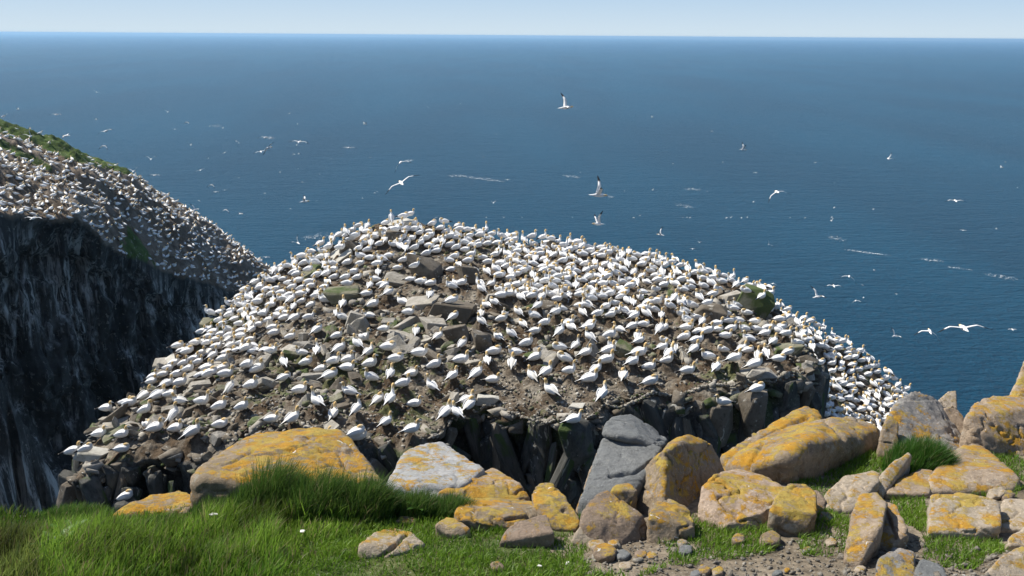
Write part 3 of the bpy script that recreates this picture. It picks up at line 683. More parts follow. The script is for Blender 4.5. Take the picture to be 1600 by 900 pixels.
for k in range(11000):
    px = random.uniform(110, 1270); py = random.uniform(380, 690)
    h_ = hit(px, py)
    if not h_: continue
    w_ = random.choice([.14, .18, .22, .28, .35, .45, .7]) * random.uniform(.8, 1.2)
    rocky = vnoise(np.array([h_[0] * .5]), np.array([h_[1] * .5]), 0, 500)[0]
    if px < 560 and py > 480 or 480 < py < 560 and px < 760: rocky += 0.45
    if px > 560 and py > 570: rocky -= 0.35; w_ *= 0.8
    if px > 560 and py > 570 and rocky < random.uniform(-0.1, 0.4): w_ = random.uniform(.07, .16)
    elif rocky < random.uniform(-0.3, 0.3): w_ = random.uniform(.1, .2)
    elif w_ > .4 and random.random() < .3: w_ *= 1.5
    if not clear_of_birds(h_[0], h_[1], 0.15 + w_ * 0.45, 1): continue
    cand.append((F_PX * w_ / h_[1], h_[0], h_[1], w_))
cand.sort(reverse=True)
zs = surf([c_[1] for c_ in cand], [c_[2] for c_ in cand])
stuff_parts = []
for k, (sz, x, y, w_) in enumerate(cand):
    me = random.choice(ROCKV); rot = Euler((R(random.gauss(8, 16)), R(random.gauss(-18, 20)), R(random.uniform(0, 360))))
    if k < 260:
        o = link('stone', me, parent=rock); o.scale = (w_ * 1.15, w_ * random.uniform(.45, .9), w_ * random.uniform(.5, 1.1)); o.rotation_euler = rot; o.location = (x, y, zs[k] + w_ * 0.06)
    else:
        mtx = Matrix.LocRotScale(Vector((x, y, zs[k] + w_ * 0.05)), rot, Vector((w_, w_ * random.uniform(.6, 1), w_ * random.uniform(.7, 1.2))))
        stuff_parts.append((random.choice(ROCKS), mtx))
def join_instances(name, items, mats, parent=None, **kw):
    Vs = []; Fs = []; mi = []; o = 0; cache = {}
    L_ = []; Stt = []; ln = 0
    for me, mtx in items:
        if me.name not in cache:
            v = np.empty(len(me.vertices) * 3, np.float32); me.vertices.foreach_get('co', v)
            l = np.empty(len(me.loops), np.int32); me.loops.foreach_get('vertex_index', l)
            s_ = np.empty(len(me.polygons), np.int32); me.polygons.foreach_get('loop_start', s_)
            cache[me.name] = (v.reshape(-1, 3), l, s_, mats.index(me.materials[0]))
        v, l, s_, mix_ = cache[me.name]
        A_ = np.array(mtx)
        Vs.append(v @ A_[:3, :3].T + A_[:3, 3]); L_.append(l + o); Stt.append(s_ + ln); mi.append(np.full(len(s_), mix_))
        o += len(v); ln += len(l)
    me = bpy.data.meshes.new(name)
    V = np.concatenate(Vs).astype(np.float32); me.vertices.add(len(V)); me.vertices.foreach_set('co', V.ravel())
    l = np.concatenate(L_).astype(np.int32); me.loops.add(len(l)); me.loops.foreach_set('vertex_index', l)
    s_ = np.concatenate(Stt).astype(np.int32); me.polygons.add(len(s_)); me.polygons.foreach_set('loop_start', s_)
    me.polygons.foreach_set('material_index', np.concatenate(mi).astype(np.int32))
    me.update(calc_edges=True); me.validate()
    for mm in mats: me.materials.append(mm)
    return link(name, me, parent=parent, **kw)
lip_parts = []
# upright slabs that make the front cliff
bx, by, nx, ny, zt, sarr = rimdata
def slab_mesh(seed, mat):
    r = random.Random(seed); pts = []
    for z, tt in ((0, .85), (-.12, 1.0), (-.6, .9), (-1, .5)):
        ox, oy = r.uniform(-.12, .12), r.uniform(-.12, .12)
        for a_ in range(5):
            a = a_ * 1.257 + r.uniform(-.45, .45); t_ = tt * r.uniform(.6, 1.05) * .55
            pts.append(Vector((math.cos(a) * t_ + ox, math.sin(a) * t_ + oy, z + r.uniform(-.07, .07))))
    return hull_mesh(pts, 'rock_slab', mat, 0.02)
SL = [slab_mesh(50 + i, [M['slab'], M['slab'], M['slab'], M['stone_b']][i % 4]) for i in range(16)]
front = [i for i in range(len(bx)) if ny[i] < -0.05 or (nx[i] < -0.2 and by[i] < 42)]
for k in range(270):
    i = random.choice(front); w_ = random.uniform(.35, 1.2); hh = random.uniform(0.5, 3.0) * (1 if k < 110 else 1.7); dz = random.choice([0.12, .3, .6, 1.0, 1.6, 2.4, 3.5, 5.0]) * random.uniform(.7, 1.2)
    o = link('rock_slab', random.choice(SL), parent=rock)
    off = 0.1 + 0.16 * dz + random.uniform(-.15, .2)
    o.location = (bx[i] + nx[i] * off, by[i] + ny[i] * off, zt[i] - dz + 0.05); o.scale = (w_, w_ * .8, hh)
    o.rotation_euler = (R(random.uniform(-16, 16)), R(random.uniform(-26, 26)), math.atan2(ny[i], nx[i]) + R(90 + random.uniform(-20, 20)))

# broken stones lying along the front lip
for k in range(420):
    i = random.choice(front); w_ = random.choice([.2, .3, .4, .6, .9]) * random.uniform(.7, 1.1); inn = random.uniform(-.25, .5)
    x_, y_ = bx[i] - nx[i] * inn, by[i] - ny[i] * inn
    if not clear_of_birds(x_, y_, .3 + w_ * .3, 1): continue
    z_ = float(zt[i]) + (.12 if inn > 0 else -.25) + max(0, inn) * .15
    rot = Euler((R(random.gauss(0, 12)), R(random.gauss(-6, 12)), R(random.uniform(0, 360)))); sc_ = Vector((w_ * 1.2, w_ * random.uniform(.5, .9), w_ * random.uniform(.5, 1.2)))
    if k % 11 == 0 and k < 400:
        o = link('stone', random.choice(ROCKV), parent=rock, loc=(x_, y_, z_)); o.rotation_euler = rot; o.scale = sc_
    else: lip_parts.append((random.choice(ROCKS), Matrix.LocRotScale(Vector((x_, y_, z_)), rot, sc_)))
join_instances('rubble', stuff_parts + lip_parts, [M['stone_a'], M['stone_b'], M['stone_c']], parent=rock, kind='stuff')

# ------------------------------------------------------------------ place the gannets
POSE = {'s': 'sitting with head raised', 'k': 'resting with head tucked back', 'p': 'preening with neck arched down', 't': 'sitting with long neck stretched', 'u': 'standing upright', 'x': 'pointing its bill to the sky'}
def fac(a):
    a = a % 360
    for lim, n_ in ((25, 'facing right'), (65, 'turned away rightward'), (108, 'facing away'), (155, 'turned away leftward'), (205, 'facing left'), (245, 'turned toward us leftward'), (295, 'facing us'), (335, 'turned toward us rightward'), (361, 'facing right')):
        if a <= lim: return n_
short = [(760, 642, 'the pale square edge stone'), (900, 642, 'the pale flat edge stone'), (1186, 605, 'the wide right ledge stone'), (140, 715, 'the far left tip slab'), (598, 550, 'the bright green mossy stone'), (447, 562, 'the grey green left stone'),
         (678, 510, 'the crumpled grey rock'), (755, 545, 'the dark wedge rock'), (973, 555, 'the round dark green boulder'), (1108, 500, 'the dark brown boulder'), (256, 580, 'the white upright slab'), (325, 505, 'the left rim block'), (640, 690, 'the pale foreground slab'),
         (430, 660, 'the big lichen boulder top'), (300, 690, 'the front left cliff edge'), (560, 640, 'the front nest mounds'), (1340, 640, 'the lower right shoulder'), (1240, 560, 'the dark flat right slab'), (860, 580, 'the brown nest slope'), (1050, 590, 'the right front nests'),
         (350, 600, 'the crowded left slope'), (708, 480, 'the largest flat-topped block'), (534, 465, 'the mossy left block')]
order = sorted(range(len(birds)), key=lambda i: (birds[i][1] if birds[i][4] else birds[i][1] + 3))
first = set(order[:300])
zmain = {}
for mflag in (0, 1):
    idx = [i for i, b_ in enumerate(birds) if b_[4] == mflag]
    zz = surf([birds[i][0] for i in idx], [birds[i][1] for i in idx], mflag)
    for i, z in zip(idx, zz): zmain[i] = float(z)
for i, b_ in enumerate(birds):
    if b_[4] == 2: zmain[i] = at(b_[5], b_[6], b_[1]).z + .02
for l_ in LEDGES:
    p_ = at(*l_[:3]); o = link('rock_slab', SL[int(l_[0]) % 16], parent=rock, loc=(p_.x, p_.y + .25, p_.z)); o.scale = (l_[5] * 1.35, 1.4, 2.0 + (l_[0] < 200) * 2); o.rotation_euler = (R(4), R(-6 + int(l_[0]) % 12), l_[0])
for i, b_ in enumerate(birds):     # birds perched on a landmark boulder sit on its top
    for lx, ly, lw, lh, lab, mn_ in lm_pos:
        if mn_ == b_[4] and abs(b_[0] - lx) < lw * 0.36 and -0.1 * lw < b_[1] - ly < lw * 0.6:
            zmain[i] = max(zmain[i], zmain[i] + lh * 1.1)
groups = {}
for i in first:
    b_ = birds[i]; z = min(short, key=lambda s_: (s_[0] - b_[5]) ** 2 + ((s_[1] - b_[6]) * 1.6) ** 2)[2]
    groups.setdefault((POSE[b_[2]], fac(b_[3]), z), []).append(i)
ORD = ['', 'second ', 'third ', 'fourth ', 'fifth ', 'sixth ', 'seventh ', 'eighth ', 'ninth ', 'tenth ', 'eleventh ', 'twelfth ', 'thirteenth ', 'fourteenth ', 'fifteenth ', 'sixteenth ', 'seventeenth ', 'eighteenth ']
labels = {}
for (p_, f_, z_), ids in groups.items():
    ids.sort(key=lambda i: birds[i][5])
    for k, i in enumerate(ids):
        if len(ids) == 1: labels[i] = 'gannet %s, %s, near %s' % (p_, f_, z_)
        else: labels[i] = 'gannet %s, %s, by %s, %s' % (p_, f_, z_, ('leftmost' if k == 0 else ORD[k] + 'from left') if k < 18 else 'further right')
for i in labels: labels[i] = labels[i].replace('sitting with head raised', 'sitting').replace('with long neck stretched', 'long-necked').replace('resting with head tucked back', 'dozing head tucked').replace('preening with neck arched down', 'preening').replace('turned toward us', 'half toward us')
stuffb = []
for i, b_ in enumerate(birds):
    x, y, pose, ang = b_[:4]; z = zmain[i] - 0.035
    sc = random.uniform(.94, 1.16) * (1.09 if y < 42 else 1.0)
    tilt = (R(random.uniform(-7, 7)), R(random.uniform(-14, 6)), R(ang))
    B = BIRD[pose]
    if i in first:
        o = link('gannet', random.choice(B['vars']), loc=(x, y, z), label=labels[i], cat='gannet', group='gannets nesting on the rock')
        o.rotation_euler = tilt; o.scale = (sc, sc, sc)
        for w_ in B['wings']: link('wing', w_, parent=o)
        link('bill', B['bill'], parent=o)
    else:
        stuffb.append((B['raw'], Matrix.LocRotScale(Vector((x, y, z)), Euler(tilt), Vector((sc, sc, sc)))))
def join_raw(name, items, **kw):
    Vs = []; Q = []; T = []; C = []; o = 0
    for (v, q, t, c), mtx in items:
        A_ = np.array(mtx); Vs.append(v @ A_[:3, :3].T + A_[:3, 3]); C.append(c)
        if q is not None: Q.append(q + o)
        if t is not None: T.append(t + o)
        o += len(v)
    me = mesh_np(name, np.concatenate(Vs), np.concatenate(Q), np.concatenate(T), M['bird'], True, np.concatenate(C))
    return link(name, me, **kw)
join_raw('distant_gannets', stuffb, kind='stuff', label='hundreds of white gannets packed on the far upper part of the rock', cat='gannets')

# ------------------------------------------------------------------ headland on the left
HX = [-420, -200, -60, 0, 60, 120, 200, 245, 290, 340, 400, 432, 442]
TOPY = [90, 120, 166, 190, 214, 236, 266, 300, 326, 360, 404, 424, 436]
TOPD = [120, 128, 136, 139, 142, 145, 149, 152, 155, 158, 160, 160, 159]
LIPY = [330, 330, 332, 334, 344, 350, 398, 420, 436, 448, 455, 446, 440]
LIPD = [86, 92, 98, 102, 107, 111, 122, 128, 134, 141, 149, 155, 158.5]
nu, n1, n2, n3 = 420, 90, 130, 26
U = np.linspace(HX[0], HX[-1], nu)
ty_ = np.interp(U, HX, TOPY); td = np.interp(U, HX, TOPD); ly = np.interp(U, HX, LIPY); ld = np.interp(U, HX, LIPD)
top = np.array([at(u, a, d) for u, a, d in zip(U, ty_, td)]); lip = np.array([at(u, a, d) for u, a, d in zip(U, ly, ld)])
rows = []; cols = []
arc = np.concatenate([[0], np.cumsum(np.linalg.norm(np.diff(lip, axis=0), axis=1))])
endf = np.clip((HX[-1] - U) / 60, 0, 1)
for k in range(n3):                       # far side falling to the sea
    a = 1 - k / n3; P = top.copy(); P[:, 1] += a * 34 * (0.3 + 0.7 * endf) ; P[:, 0] += a * 26 * endf; P[:, 2] = P[:, 2] * (1 - a ** 0.8) - 1 * a
    rows.append(P); cols.append(np.tile([0.07, 0.065, 0.05, 0.0], (nu, 1)))
for k in range(n1 + 1):                   # sloping top carrying the colony
    a = k / n1; P = top * (1 - a) + lip * a
    bul = math.sin(a * math.pi) * 1.6 * endf
    nz = fbm(P[:, 0] * 0.16, P[:, 1] * 0.16, 0, 5, 60) * 2.2 * endf * min(1, a * 6) * min(1, (1 - a) * 3 + 0.45)
    P[:, 2] += bul + nz + np.abs(fbm(P[:, 0] * 0.7, P[:, 1] * 0.7, 0, 3, 66)) * 0.7 * endf
    px, py = project(P)
    c = np.zeros((nu, 4)); f = np.clip(0.5 + fbm(P[:, 0] * 0.3, P[:, 1] * 0.3, 0, 4, 70), 0, 1)[:, None]
    c[:, :3] = np.array([0.13, 0.095, 0.065]) * (1 - f) + np.array([0.21, 0.175, 0.14]) * f
    w1 = fbm(P[:, 0] * 0.25, P[:, 1] * 0.25, 5, 3, 77) * 9
    green = (py + w1 * 0.8 < np.interp(px, [-400, 0, 60, 120, 205, 230], [90, 206, 228, 252, 276, 280])) | ((px < 82) & (py + w1 * .5 > np.interp(px, [-400, 0, 82], [100, 214, 262])) & (py + w1 < np.interp(px, [-400, 0, 82], [120, 232, 274]))) \
        | (((px - 216 - (py - 380) * .3) / 20) ** 2 + ((py - 382) / 40) ** 2 + w1 * .22 + fbm(P[:, 0] * .9, P[:, 1] * .9, 0, 3, 78) * 1.2 < 0.75)
    c[green, :3] = np.array([0.065, 0.10, 0.025])
    rows.append(P); cols.append(c)
lipc = rows[-1].copy()
for k in range(1, n2 + 1):                # cliff face
    a = k / n2; z = lipc[:, 2] * (1 - a) - 1 * a; dn = lipc[:, 2] - z
    P = lipc.copy(); P[:, 2] = z
    fl = fbm(arc * 0.10, dn * 0.05, 0, 5, 80) * 7 + (cellv(arc / 5.5 + dn * 0.035 + fbm(arc * .06, dn * .08, 0, 3, 81) * 1.8, 82) - 0.5) * 2.6 + (cellv(arc / 1.9 + dn * 0.02, 83) - .5) * 1.2 + (cellv(dn / 4 + cellv(arc / 5.5, 84) * 3, 85) - .5) * 2.4 + (cellv(dn / 1.5 + cellv(arc / 1.9, 86) * 5, 87) - .5) * 0.9 + fbm(arc * .6, dn * .35, 0, 3, 88) * 1.2
    fl = fl * np.clip(dn / 5, 0, 1) * endf
    dx = P[:, 0] * 0 + 0.72; dy = -0.69
    o_ = fl + dn * 0.05
    P[:, 0] += dx * o_; P[:, 1] += dy * o_
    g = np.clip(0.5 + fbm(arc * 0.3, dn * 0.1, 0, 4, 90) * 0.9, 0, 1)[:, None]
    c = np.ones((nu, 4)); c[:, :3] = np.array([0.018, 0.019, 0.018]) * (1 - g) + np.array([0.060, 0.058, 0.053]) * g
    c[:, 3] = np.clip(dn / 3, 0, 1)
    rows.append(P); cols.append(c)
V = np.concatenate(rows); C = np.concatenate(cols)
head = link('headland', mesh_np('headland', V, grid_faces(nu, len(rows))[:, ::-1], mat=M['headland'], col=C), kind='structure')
# colony on the headland: too many and too small to part; seated on the slope
hv = np.array([r for r in rows[n3:n3 + n1 + 1]]).reshape(-1, 3); hc = np.concatenate(cols[n3:n3 + n1 + 1])
hpx, hpy = project(hv)
items = []; cell = {}
sel = rng.permutation(len(hv))
tuck = (BIRD['k']['raw'])
for i in sel:
    px, py = hpx[i], hpy[i]
    if px < -200 or px > 438: continue
    if hc[i, 1] > hc[i, 0] and rng.random() < 0.97: continue
    up_l = np.interp(px, [-300, 0, 60, 120, 200, 250, 440], [180, 236, 255, 268, 285, 310, 415])
    dens = 1.0 if py > up_l + 6 else 0.16
    if ((px - 216 - (py - 380) * .3) / 20) ** 2 + ((py - 382) / 42) ** 2 < 1.2: dens = 0.05
    if py > np.interp(px, [0, 150, 200, 300, 430], [325, 340, 360, 425, 445]): dens *= 0.4
    if rng.random() > dens: continue
    key = (int(hv[i, 0] / 0.86), int(hv[i, 1] / 0.95))
    if key in cell: continue
    if len(cell) > 2600: break
    cell[key] = 1
    s_ = rng.uniform(1.15, 1.45)
    items.append((lv, Matrix.LocRotScale(Vector(hv[i]) + Vector((rng.uniform(-.2, .2), rng.uniform(-.2, .2), -0.02)), Euler((0, R(rng.uniform(-8, 8)), R(rng.uniform(0, 360)))), Vector((s_, s_, s_)))))
join_raw('headland_colony', items, kind='stuff', label='dense mass of tiny white gannets covering the left headland slope', cat='gannets')

# closer dark buttress low on the left
nb, mb = 120, 120
ub = np.linspace(0, 1, nb); RB = []; CB = []
for k in range(mb):
    a = k / (mb - 1)
    e0 = at(-420, 430, 60); e1 = at(-120, 500, 68); e2 = at(0, 592, 76); e3 = at(112, 792, 82)
    q = ub * 3
    E_ = np.stack([np.interp(q, [0, 1, 2, 3], [e[j] for e in (e0, e1, e2, e3)]) for j in range(3)], 1)
    P = E_.copy(); dn = a * (E_[:, 2] + 1); P[:, 2] = E_[:, 2] - dn
    o_ = dn * 0.12 + (fbm(ub * 9, dn * 0.05, 0, 4, 120) * 4 + (cellv(ub * 14 + dn * .02, 121) - .5) * 2.4) * np.clip(dn / 4, 0, 1) * np.clip((1 - ub) * 8, 0, 1)
    P[:, 0] += 0.6 * o_; P[:, 1] -= 0.5 * o_
    P[:, 2] += fbm(ub * 12, 0 * ub, 0, 3, 125) * 1.2 * (1 - a)
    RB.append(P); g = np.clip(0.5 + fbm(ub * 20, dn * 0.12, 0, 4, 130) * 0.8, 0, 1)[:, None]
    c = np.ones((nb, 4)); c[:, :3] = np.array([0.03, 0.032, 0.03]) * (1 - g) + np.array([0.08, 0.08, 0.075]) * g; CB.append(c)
back = []
for k in range(6, 0, -1):
    P = RB[0].copy(); P[:, 1] += k * 4.0; P[:, 0] -= k * 4.0; P[:, 2] -= k * 1.2; back.append(P)
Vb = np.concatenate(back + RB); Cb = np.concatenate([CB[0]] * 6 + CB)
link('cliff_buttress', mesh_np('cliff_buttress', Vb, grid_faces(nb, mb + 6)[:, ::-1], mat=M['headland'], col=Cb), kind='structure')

# ------------------------------------------------------------------ foreground clifftop
def zg(x, y):
    return EYE - 1.75 - 0.16 * (y - 3) + 0.05 * np.maximum(x - 1.2, 0) * 0 - 0.02 * np.maximum(-x - 0.5, 0)
def zgn(x, y):
    return zg(x, y) + fbm(x * 2.2, y * 2.2, 0, 4, 200) * 0.022 - 0.012 + np.abs(fbm(x * 9, y * 9, 0, 3, 215)) * 0.010
def ghit(px, py):
    d = ray(px, py); Ys = np.arange(1.5, 9, 0.01); x = d.x / d.y * Ys; z = EYE + d.z / d.y * Ys
    ok = z <= zg(x, Ys); i = np.argmax(ok); return float(x[i]), float(Ys[i])
_e = [ghit(*p) for p in ((-300, 792), (0, 806), (180, 806), (300, 790), (450, 775), (600, 783), (690, 778), (830, 792), (905, 800), (1000, 780), (1100, 775), (1160, 742), (1250, 702), (1380, 694), (1500, 677), (1640, 676))]
EX = [-40, -6] + [e[0] for e in _e] + [6, 40]; EY = [3.9, 3.8] + [e[1] for e in _e] + [5.6, 8]
def yedge(x): return np.interp(x, EX, EY) + fbm(x * 3, 0 * x, 0, 3, 220) * 0.05
gx = np.concatenate([np.linspace(-40, -3.2, 24, endpoint=False), np.linspace(-3.2, 4.6, 430), np.linspace(4.7, 40, 22)])
yrows = np.concatenate([np.linspace(-14, 2.2, 12, endpoint=False), np.linspace(2.2, 1, 1)])
RW = []; CW = []
soil_poly = [(960, 905), (900, 868), (950, 845), (1010, 838), (1060, 862), (1110, 850), (1200, 838), (1330, 838), (1380, 870), (1560, 880), (1600, 860), (1700, 1000), (900, 1000)]
def ground_col(x, y, z):
    px, py = project(np.stack([x, y, z], -1).reshape(-1, 3)); px = px.reshape(x.shape); py = py.reshape(x.shape)
    f = np.clip(0.5 + fbm(x * 5, y * 5, 0, 4, 230), 0, 1)[..., None]
    soil = np.array([0.135, 0.108, 0.074]) * (1 - f) + np.array([0.23, 0.19, 0.14]) * f
    turf = np.array([0.05, 0.075, 0.02]) * (1 - f) + np.array([0.09, 0.10, 0.035]) * f
    g = (px < 880 + 40 * fbm(x * 4, y * 4, 0, 2, 231)) 
    return np.where(g[..., None], turf, soil)
ye = yedge(gx)
nA = 10; nB = 230; nC = 60
for k in range(nA): RW.append(np.stack([gx, 0 * gx + (-14 + 15.5 * k / nA), 0 * gx], 1))
for k in range(nB + 1): RW.append(np.stack([gx, 1.5 + (ye - 1.5) * k / nB, 0 * gx], 1))
for P in RW: P[:, 2] = zgn(P[:, 0], P[:, 1])
last = RW[-1].copy()
CW = [ground_col(P[:, 0], P[:, 1], P[:, 2]) for P in RW]
for k in range(1, nC + 1):
    dn = 99 * (k / nC) ** 2.2; P = last.copy(); P[:, 2] = last[:, 2] - dn
    P[:, 1] += 0.05 + dn * 0.03 + np.clip(dn / 2, 0, 1) * fbm(gx * 0.8, 0 * gx + dn * 0.1, 0, 3, 240) * 0.5 * min(1, dn)
    P[:, 2] = np.maximum(P[:, 2], -1); RW.append(P); CW.append(np.tile([0.09, 0.085, 0.075], (len(gx), 1)))
link('clifftop_ground', mesh_np('clifftop_ground', np.concatenate(RW), grid_faces(len(gx), len(RW)), mat=M['soil'], col=np.concatenate(CW)), kind='structure')

# ------------------------------------------------------------------ foreground boulders
def dep_mesh(me_o):
    dg = bpy.context.evaluated_depsgraph_get(); return bpy.data.meshes.new_from_object(me_o.evaluated_get(dg))
def RK(name, label, base, pts, mat, rough=1.0, group=None, sink=0.12, cracks=(), cat='boulder', under=True):
    mx_ = sum(p[0] for p in pts) / len(pts)
    gx_, gy_ = ghit(mx_, base)
    P = []
    for px, py, r in pts:
        v = at(px, py, gy_ + r); P.append(v)
        zb = float(zg(v.x, v.y))
        if under or r < 0.02: P.append(Vector((v.x * 0.995, v.y + 0.01, min(zb, v.z) - sink)))
    cx = Vector((sum(p.x for p in P) / len(P), sum(p.y for p in P) / len(P), sum(p.z for p in P) / len(P)))
    size = max((p - q).length for p in P for q in P)
    me = hull_mesh([p - cx for p in P], name, M[mat])
    bmc = bmesh.new(); bmc.from_mesh(me); rc = random.Random(int(cx.x * 1000) + int(cx.z * 777))
    vs_ = [v.co.copy() for v in bmc.verts]
    for k in range(14):
        nrm = Vector((rc.uniform(-1, 1), rc.uniform(-1, 1), rc.uniform(-.6, 1))).normalized()
        ext = max(v.dot(nrm) for v in vs_); dpt = ext - rc.uniform(.0, .032) * size * rough
        g_ = bmc.verts[:] + bmc.edges[:] + bmc.faces[:]
        r_ = bmesh.ops.bisect_plane(bmc, geom=g_, plane_co=nrm * dpt, plane_no=nrm, clear_outer=True)
        ed = [e for e in r_['geom_cut'] if isinstance(e, bmesh.types.BMEdge)]
        if len(ed) > 2: bmesh.ops.contextual_create(bmc, geom=ed)
    bmc.to_mesh(me); bmc.free()
    o = bpy.data.objects.new('tmp', me); COL.objects.link(o)
    md = o.modifiers.new('r', 'REMESH'); md.mode = 'VOXEL'; md.voxel_size = max(0.0065, size / 88)
    bpy.context.view_layer.update()
    m2 = dep_mesh(o); bpy.data.objects.remove(o); m2.name = name
    bm = bmesh.new(); bm.from_mesh(m2)
    for k in range(1): bmesh.ops.smooth_vert(bm, verts=bm.verts, factor=0.3, use_axis_x=True, use_axis_y=True, use_axis_z=True)
    bm.to_mesh(m2); 
    bm.normal_update()
    N = np.array([v.normal for v in bm.verts]); V = np.array([v.co for v in bm.verts]); bm.free()
    W_ = V + np.array(cx); s_ = int(abs(cx.x * 100)) % 50
    x, y, z = W_.T
    # broad undulation, planar chipping, bedding grooves
    d = fbm(x * 3.2 / max(size, .3) * .6, y * 3.2 / max(size, .3) * .6, z * 3.2 / max(size, .3) * .6, 3, s_) * 0.035 * size * rough
    n2 = fbm(x * 9, y * 9, z * 9, 4, s_ + 3); d += np.abs(n2) * -0.030 * rough * min(size, .6)
    c1 = fbm(x * 5 + z * 2, y * 5, z * 7, 3, s_ + 7); q = np.abs(c1); d -= np.clip(0.034 - q, 0, 1) * 1.1 * rough * min(size, 0.5)
    d += fbm(x * 30, y * 30, z * 30, 3, s_ + 9) * 0.006 * rough + 0.012 * size
    bed = (z + x * 0.25) * 11 + fbm(x * 2, y * 2, z * 2, 2, s_ + 21) * 1.6; bf = bed - np.floor(bed); d -= np.clip(0.10 - np.minimum(bf, 1 - bf), 0, 1) * 0.09 * rough * min(size, .6) * (hsh(np.floor(bed + .5).astype(np.int64), 0 * bed.astype(np.int64), 0 * bed.astype(np.int64), s_) > .5)
    for (ax, ay, bx_, by_) in cracks:      # joint in the stone running between two points of its face
        qx, qy = project(W_); L2 = (bx_ - ax) ** 2 + (by_ - ay) ** 2
        t = np.clip(((qx - ax) * (bx_ - ax) + (qy - ay) * (by_ - ay)) / L2, 0, 1)
        ds = np.hypot(qx - ax - t * (bx_ - ax), qy - ay - t * (by_ - ay)) + fbm(x * 25, y * 25, z * 25, 2, 5) * 2.0
        d -= np.clip(1 - ds / 3.2, 0, 1) * 0.028
    V = V + N * d[:, None]
    m2.vertices.foreach_set('co', V.astype(np.float32).ravel())
    m2.polygons.foreach_set('use_smooth', np.ones(len(m2.polygons), bool)); m2.update()
    m2.materials.clear(); m2.materials.append(M[mat])
    return link('boulder' if size > 0.22 else 'stone', m2, loc=cx, label=label, cat=cat, group=group)
G1 = 'lichen covered boulders along the cliff edge'
RK('b', 'broad flat-topped boulder crusted orange behind the long grass', 795, [(300, 750, .02), (310, 776, 0), (450, 800, 0), (560, 815, .05), (612, 808, .1), (600, 752, .12), (420, 752, 0), (330, 720, .35), (383, 688, .7), (425, 678, .85), (520, 668, .9), (572, 702, .6)], 'heavy', cracks=[(365, 728, 395, 712), (530, 712, 545, 735), (480, 690, 560, 712)])
RK('b', 'low orange boulder sunk in grass at the left edge', 806, [(172, 808, 0), (230, 815, 0), (300, 800, 0), (200, 790, .05), (235, 775, .2), (280, 766, .3), (302, 774, .2)], 'heavy', sink=.08)
RK('b', 'pale grey pointed slab with yellow lichen on its right half', 788, [(602, 762, 0), (612, 800, 0), (690, 785, 0), (728, 756, .1), (757, 733, .3), (690, 694, .75), (663, 697, .7), (632, 708, .55)], 'slatepale', .5)
RK('b', 'lichen speckled wedge slab leaning right of the pale slab', 780, [(684, 770, -.06), (690, 786, -.08), (815, 786, -.02), (826, 777, .04), (812, 757, .1), (772, 730, .4), (735, 749, .1)], 'mid', .6)
RK('b', 'long low yellow boulder lying across the green turf', 828, [(712, 812, 0), (725, 824, 0), (775, 832, 0), (800, 826, 0), (846, 806, .05), (850, 792, .15), (830, 781, .35), (765, 775, .4), (722, 783, .25), (711, 797, .08)], 'heavy', .8, cracks=[(790, 812, 850, 800)])
RK('b', 'brown block wedged below the right end of the long boulder', 854, [(780, 848, 0), (812, 860, 0), (862, 852, 0), (866, 832, 0), (854, 802, .14), (802, 818, .08), (790, 830, .05)], 'brown', .7)
RK('b', 'upright rounded lichen boulder with a notch in its top left', 826, [(866, 828, 0), (900, 828, 0), (909, 812, .05), (882, 775, .2), (862, 757, .35), (842, 755, .35), (832, 770, .25), (834, 792, .1)], 'heavy', .9)
RK('b', 'smooth dark slate grey leaning slab, the larger lower piece', 810, [(905, 786, .05), (915, 820, 0), (955, 815, 0), (1008, 745, .2), (1034, 698, .45), (1000, 685, .52), (958, 681, .52), (942, 686, .5), (926, 728, .3)], 'slate', .35, cracks=[(952, 745, 990, 742), (990, 742, 1020, 722)])
RK('b', 'cracked-off grey cap on top of the slate slab', 810, [(941, 680, .5), (946, 664, .56), (956, 653, .66), (985, 648, .8), (1012, 663, .8), (1047, 689, .72), (1034, 700, .5), (1018, 700, .45), (1000, 686, .45), (960, 682, .45), (985, 668, .95), (1030, 690, .95)], 'slate', .5, under=False)
RK('b', 'narrow yellow streaked strip of rock along the slate slab left side', 812, [(900, 800, .08), (905, 822, .05), (916, 822, .05), (922, 770, .2), (940, 708, .42), (934, 706, .44), (915, 752, .28)], 'mid', .5)
RK('b', 'small yellow topped block wedged against the slate slab', 800, [(953, 768, -.04), (956, 792, -.06), (982, 796, -.06), (996, 766, 0), (985, 754, .06), (962, 756, .06)], 'heavy', .6)
RK('b', 'tallest boulder, lichen orange on its left face and dark on its right', 803, [(1042, 698, .15), (1040, 806, -.1), (975, 772, .25), (985, 800, .1), (1005, 740, .35), (1055, 686, .4), (1080, 680, .45), (1112, 695, .5), (1137, 740, .5), (1097, 790, .35), (1082, 808, .2)], 'heavy', .8)
RK('b', 'brown pyramid shaped boulder in front of the slate slab', 850, [(906, 822, .05), (925, 852, 0), (965, 858, 0), (1018, 838, .1), (1008, 805, .12), (982, 787, .18), (948, 766, .3), (935, 772, .25), (912, 800, .15)], 'brown', .8)
RK('b', 'small olive wedge at the foot of the brown pyramid boulder', 850, [(892, 845, .02), (905, 822, .06), (912, 816, .1), (946, 846, .02), (934, 856, 0), (905, 858, 0)], 'tan', .6)
RK('b', 'small domed orange boulder below the tallest boulder', 845, [(1012, 858, 0), (1040, 850, 0), (1086, 822, .05), (1080, 796, .15), (1048, 778, .3), (1022, 785, .2), (1013, 810, .05)], 'heavy', .8)
RK('b', 'big pinkish block with scattered orange lichen', 828, [(1090, 804, .1), (1130, 820, 0), (1155, 838, 0), (1185, 834, 0), (1208, 795, .05), (1230, 762, .3), (1185, 738, .5), (1150, 731, .5), (1115, 740, .35), (1097, 757, .2)], 'pink', .9)
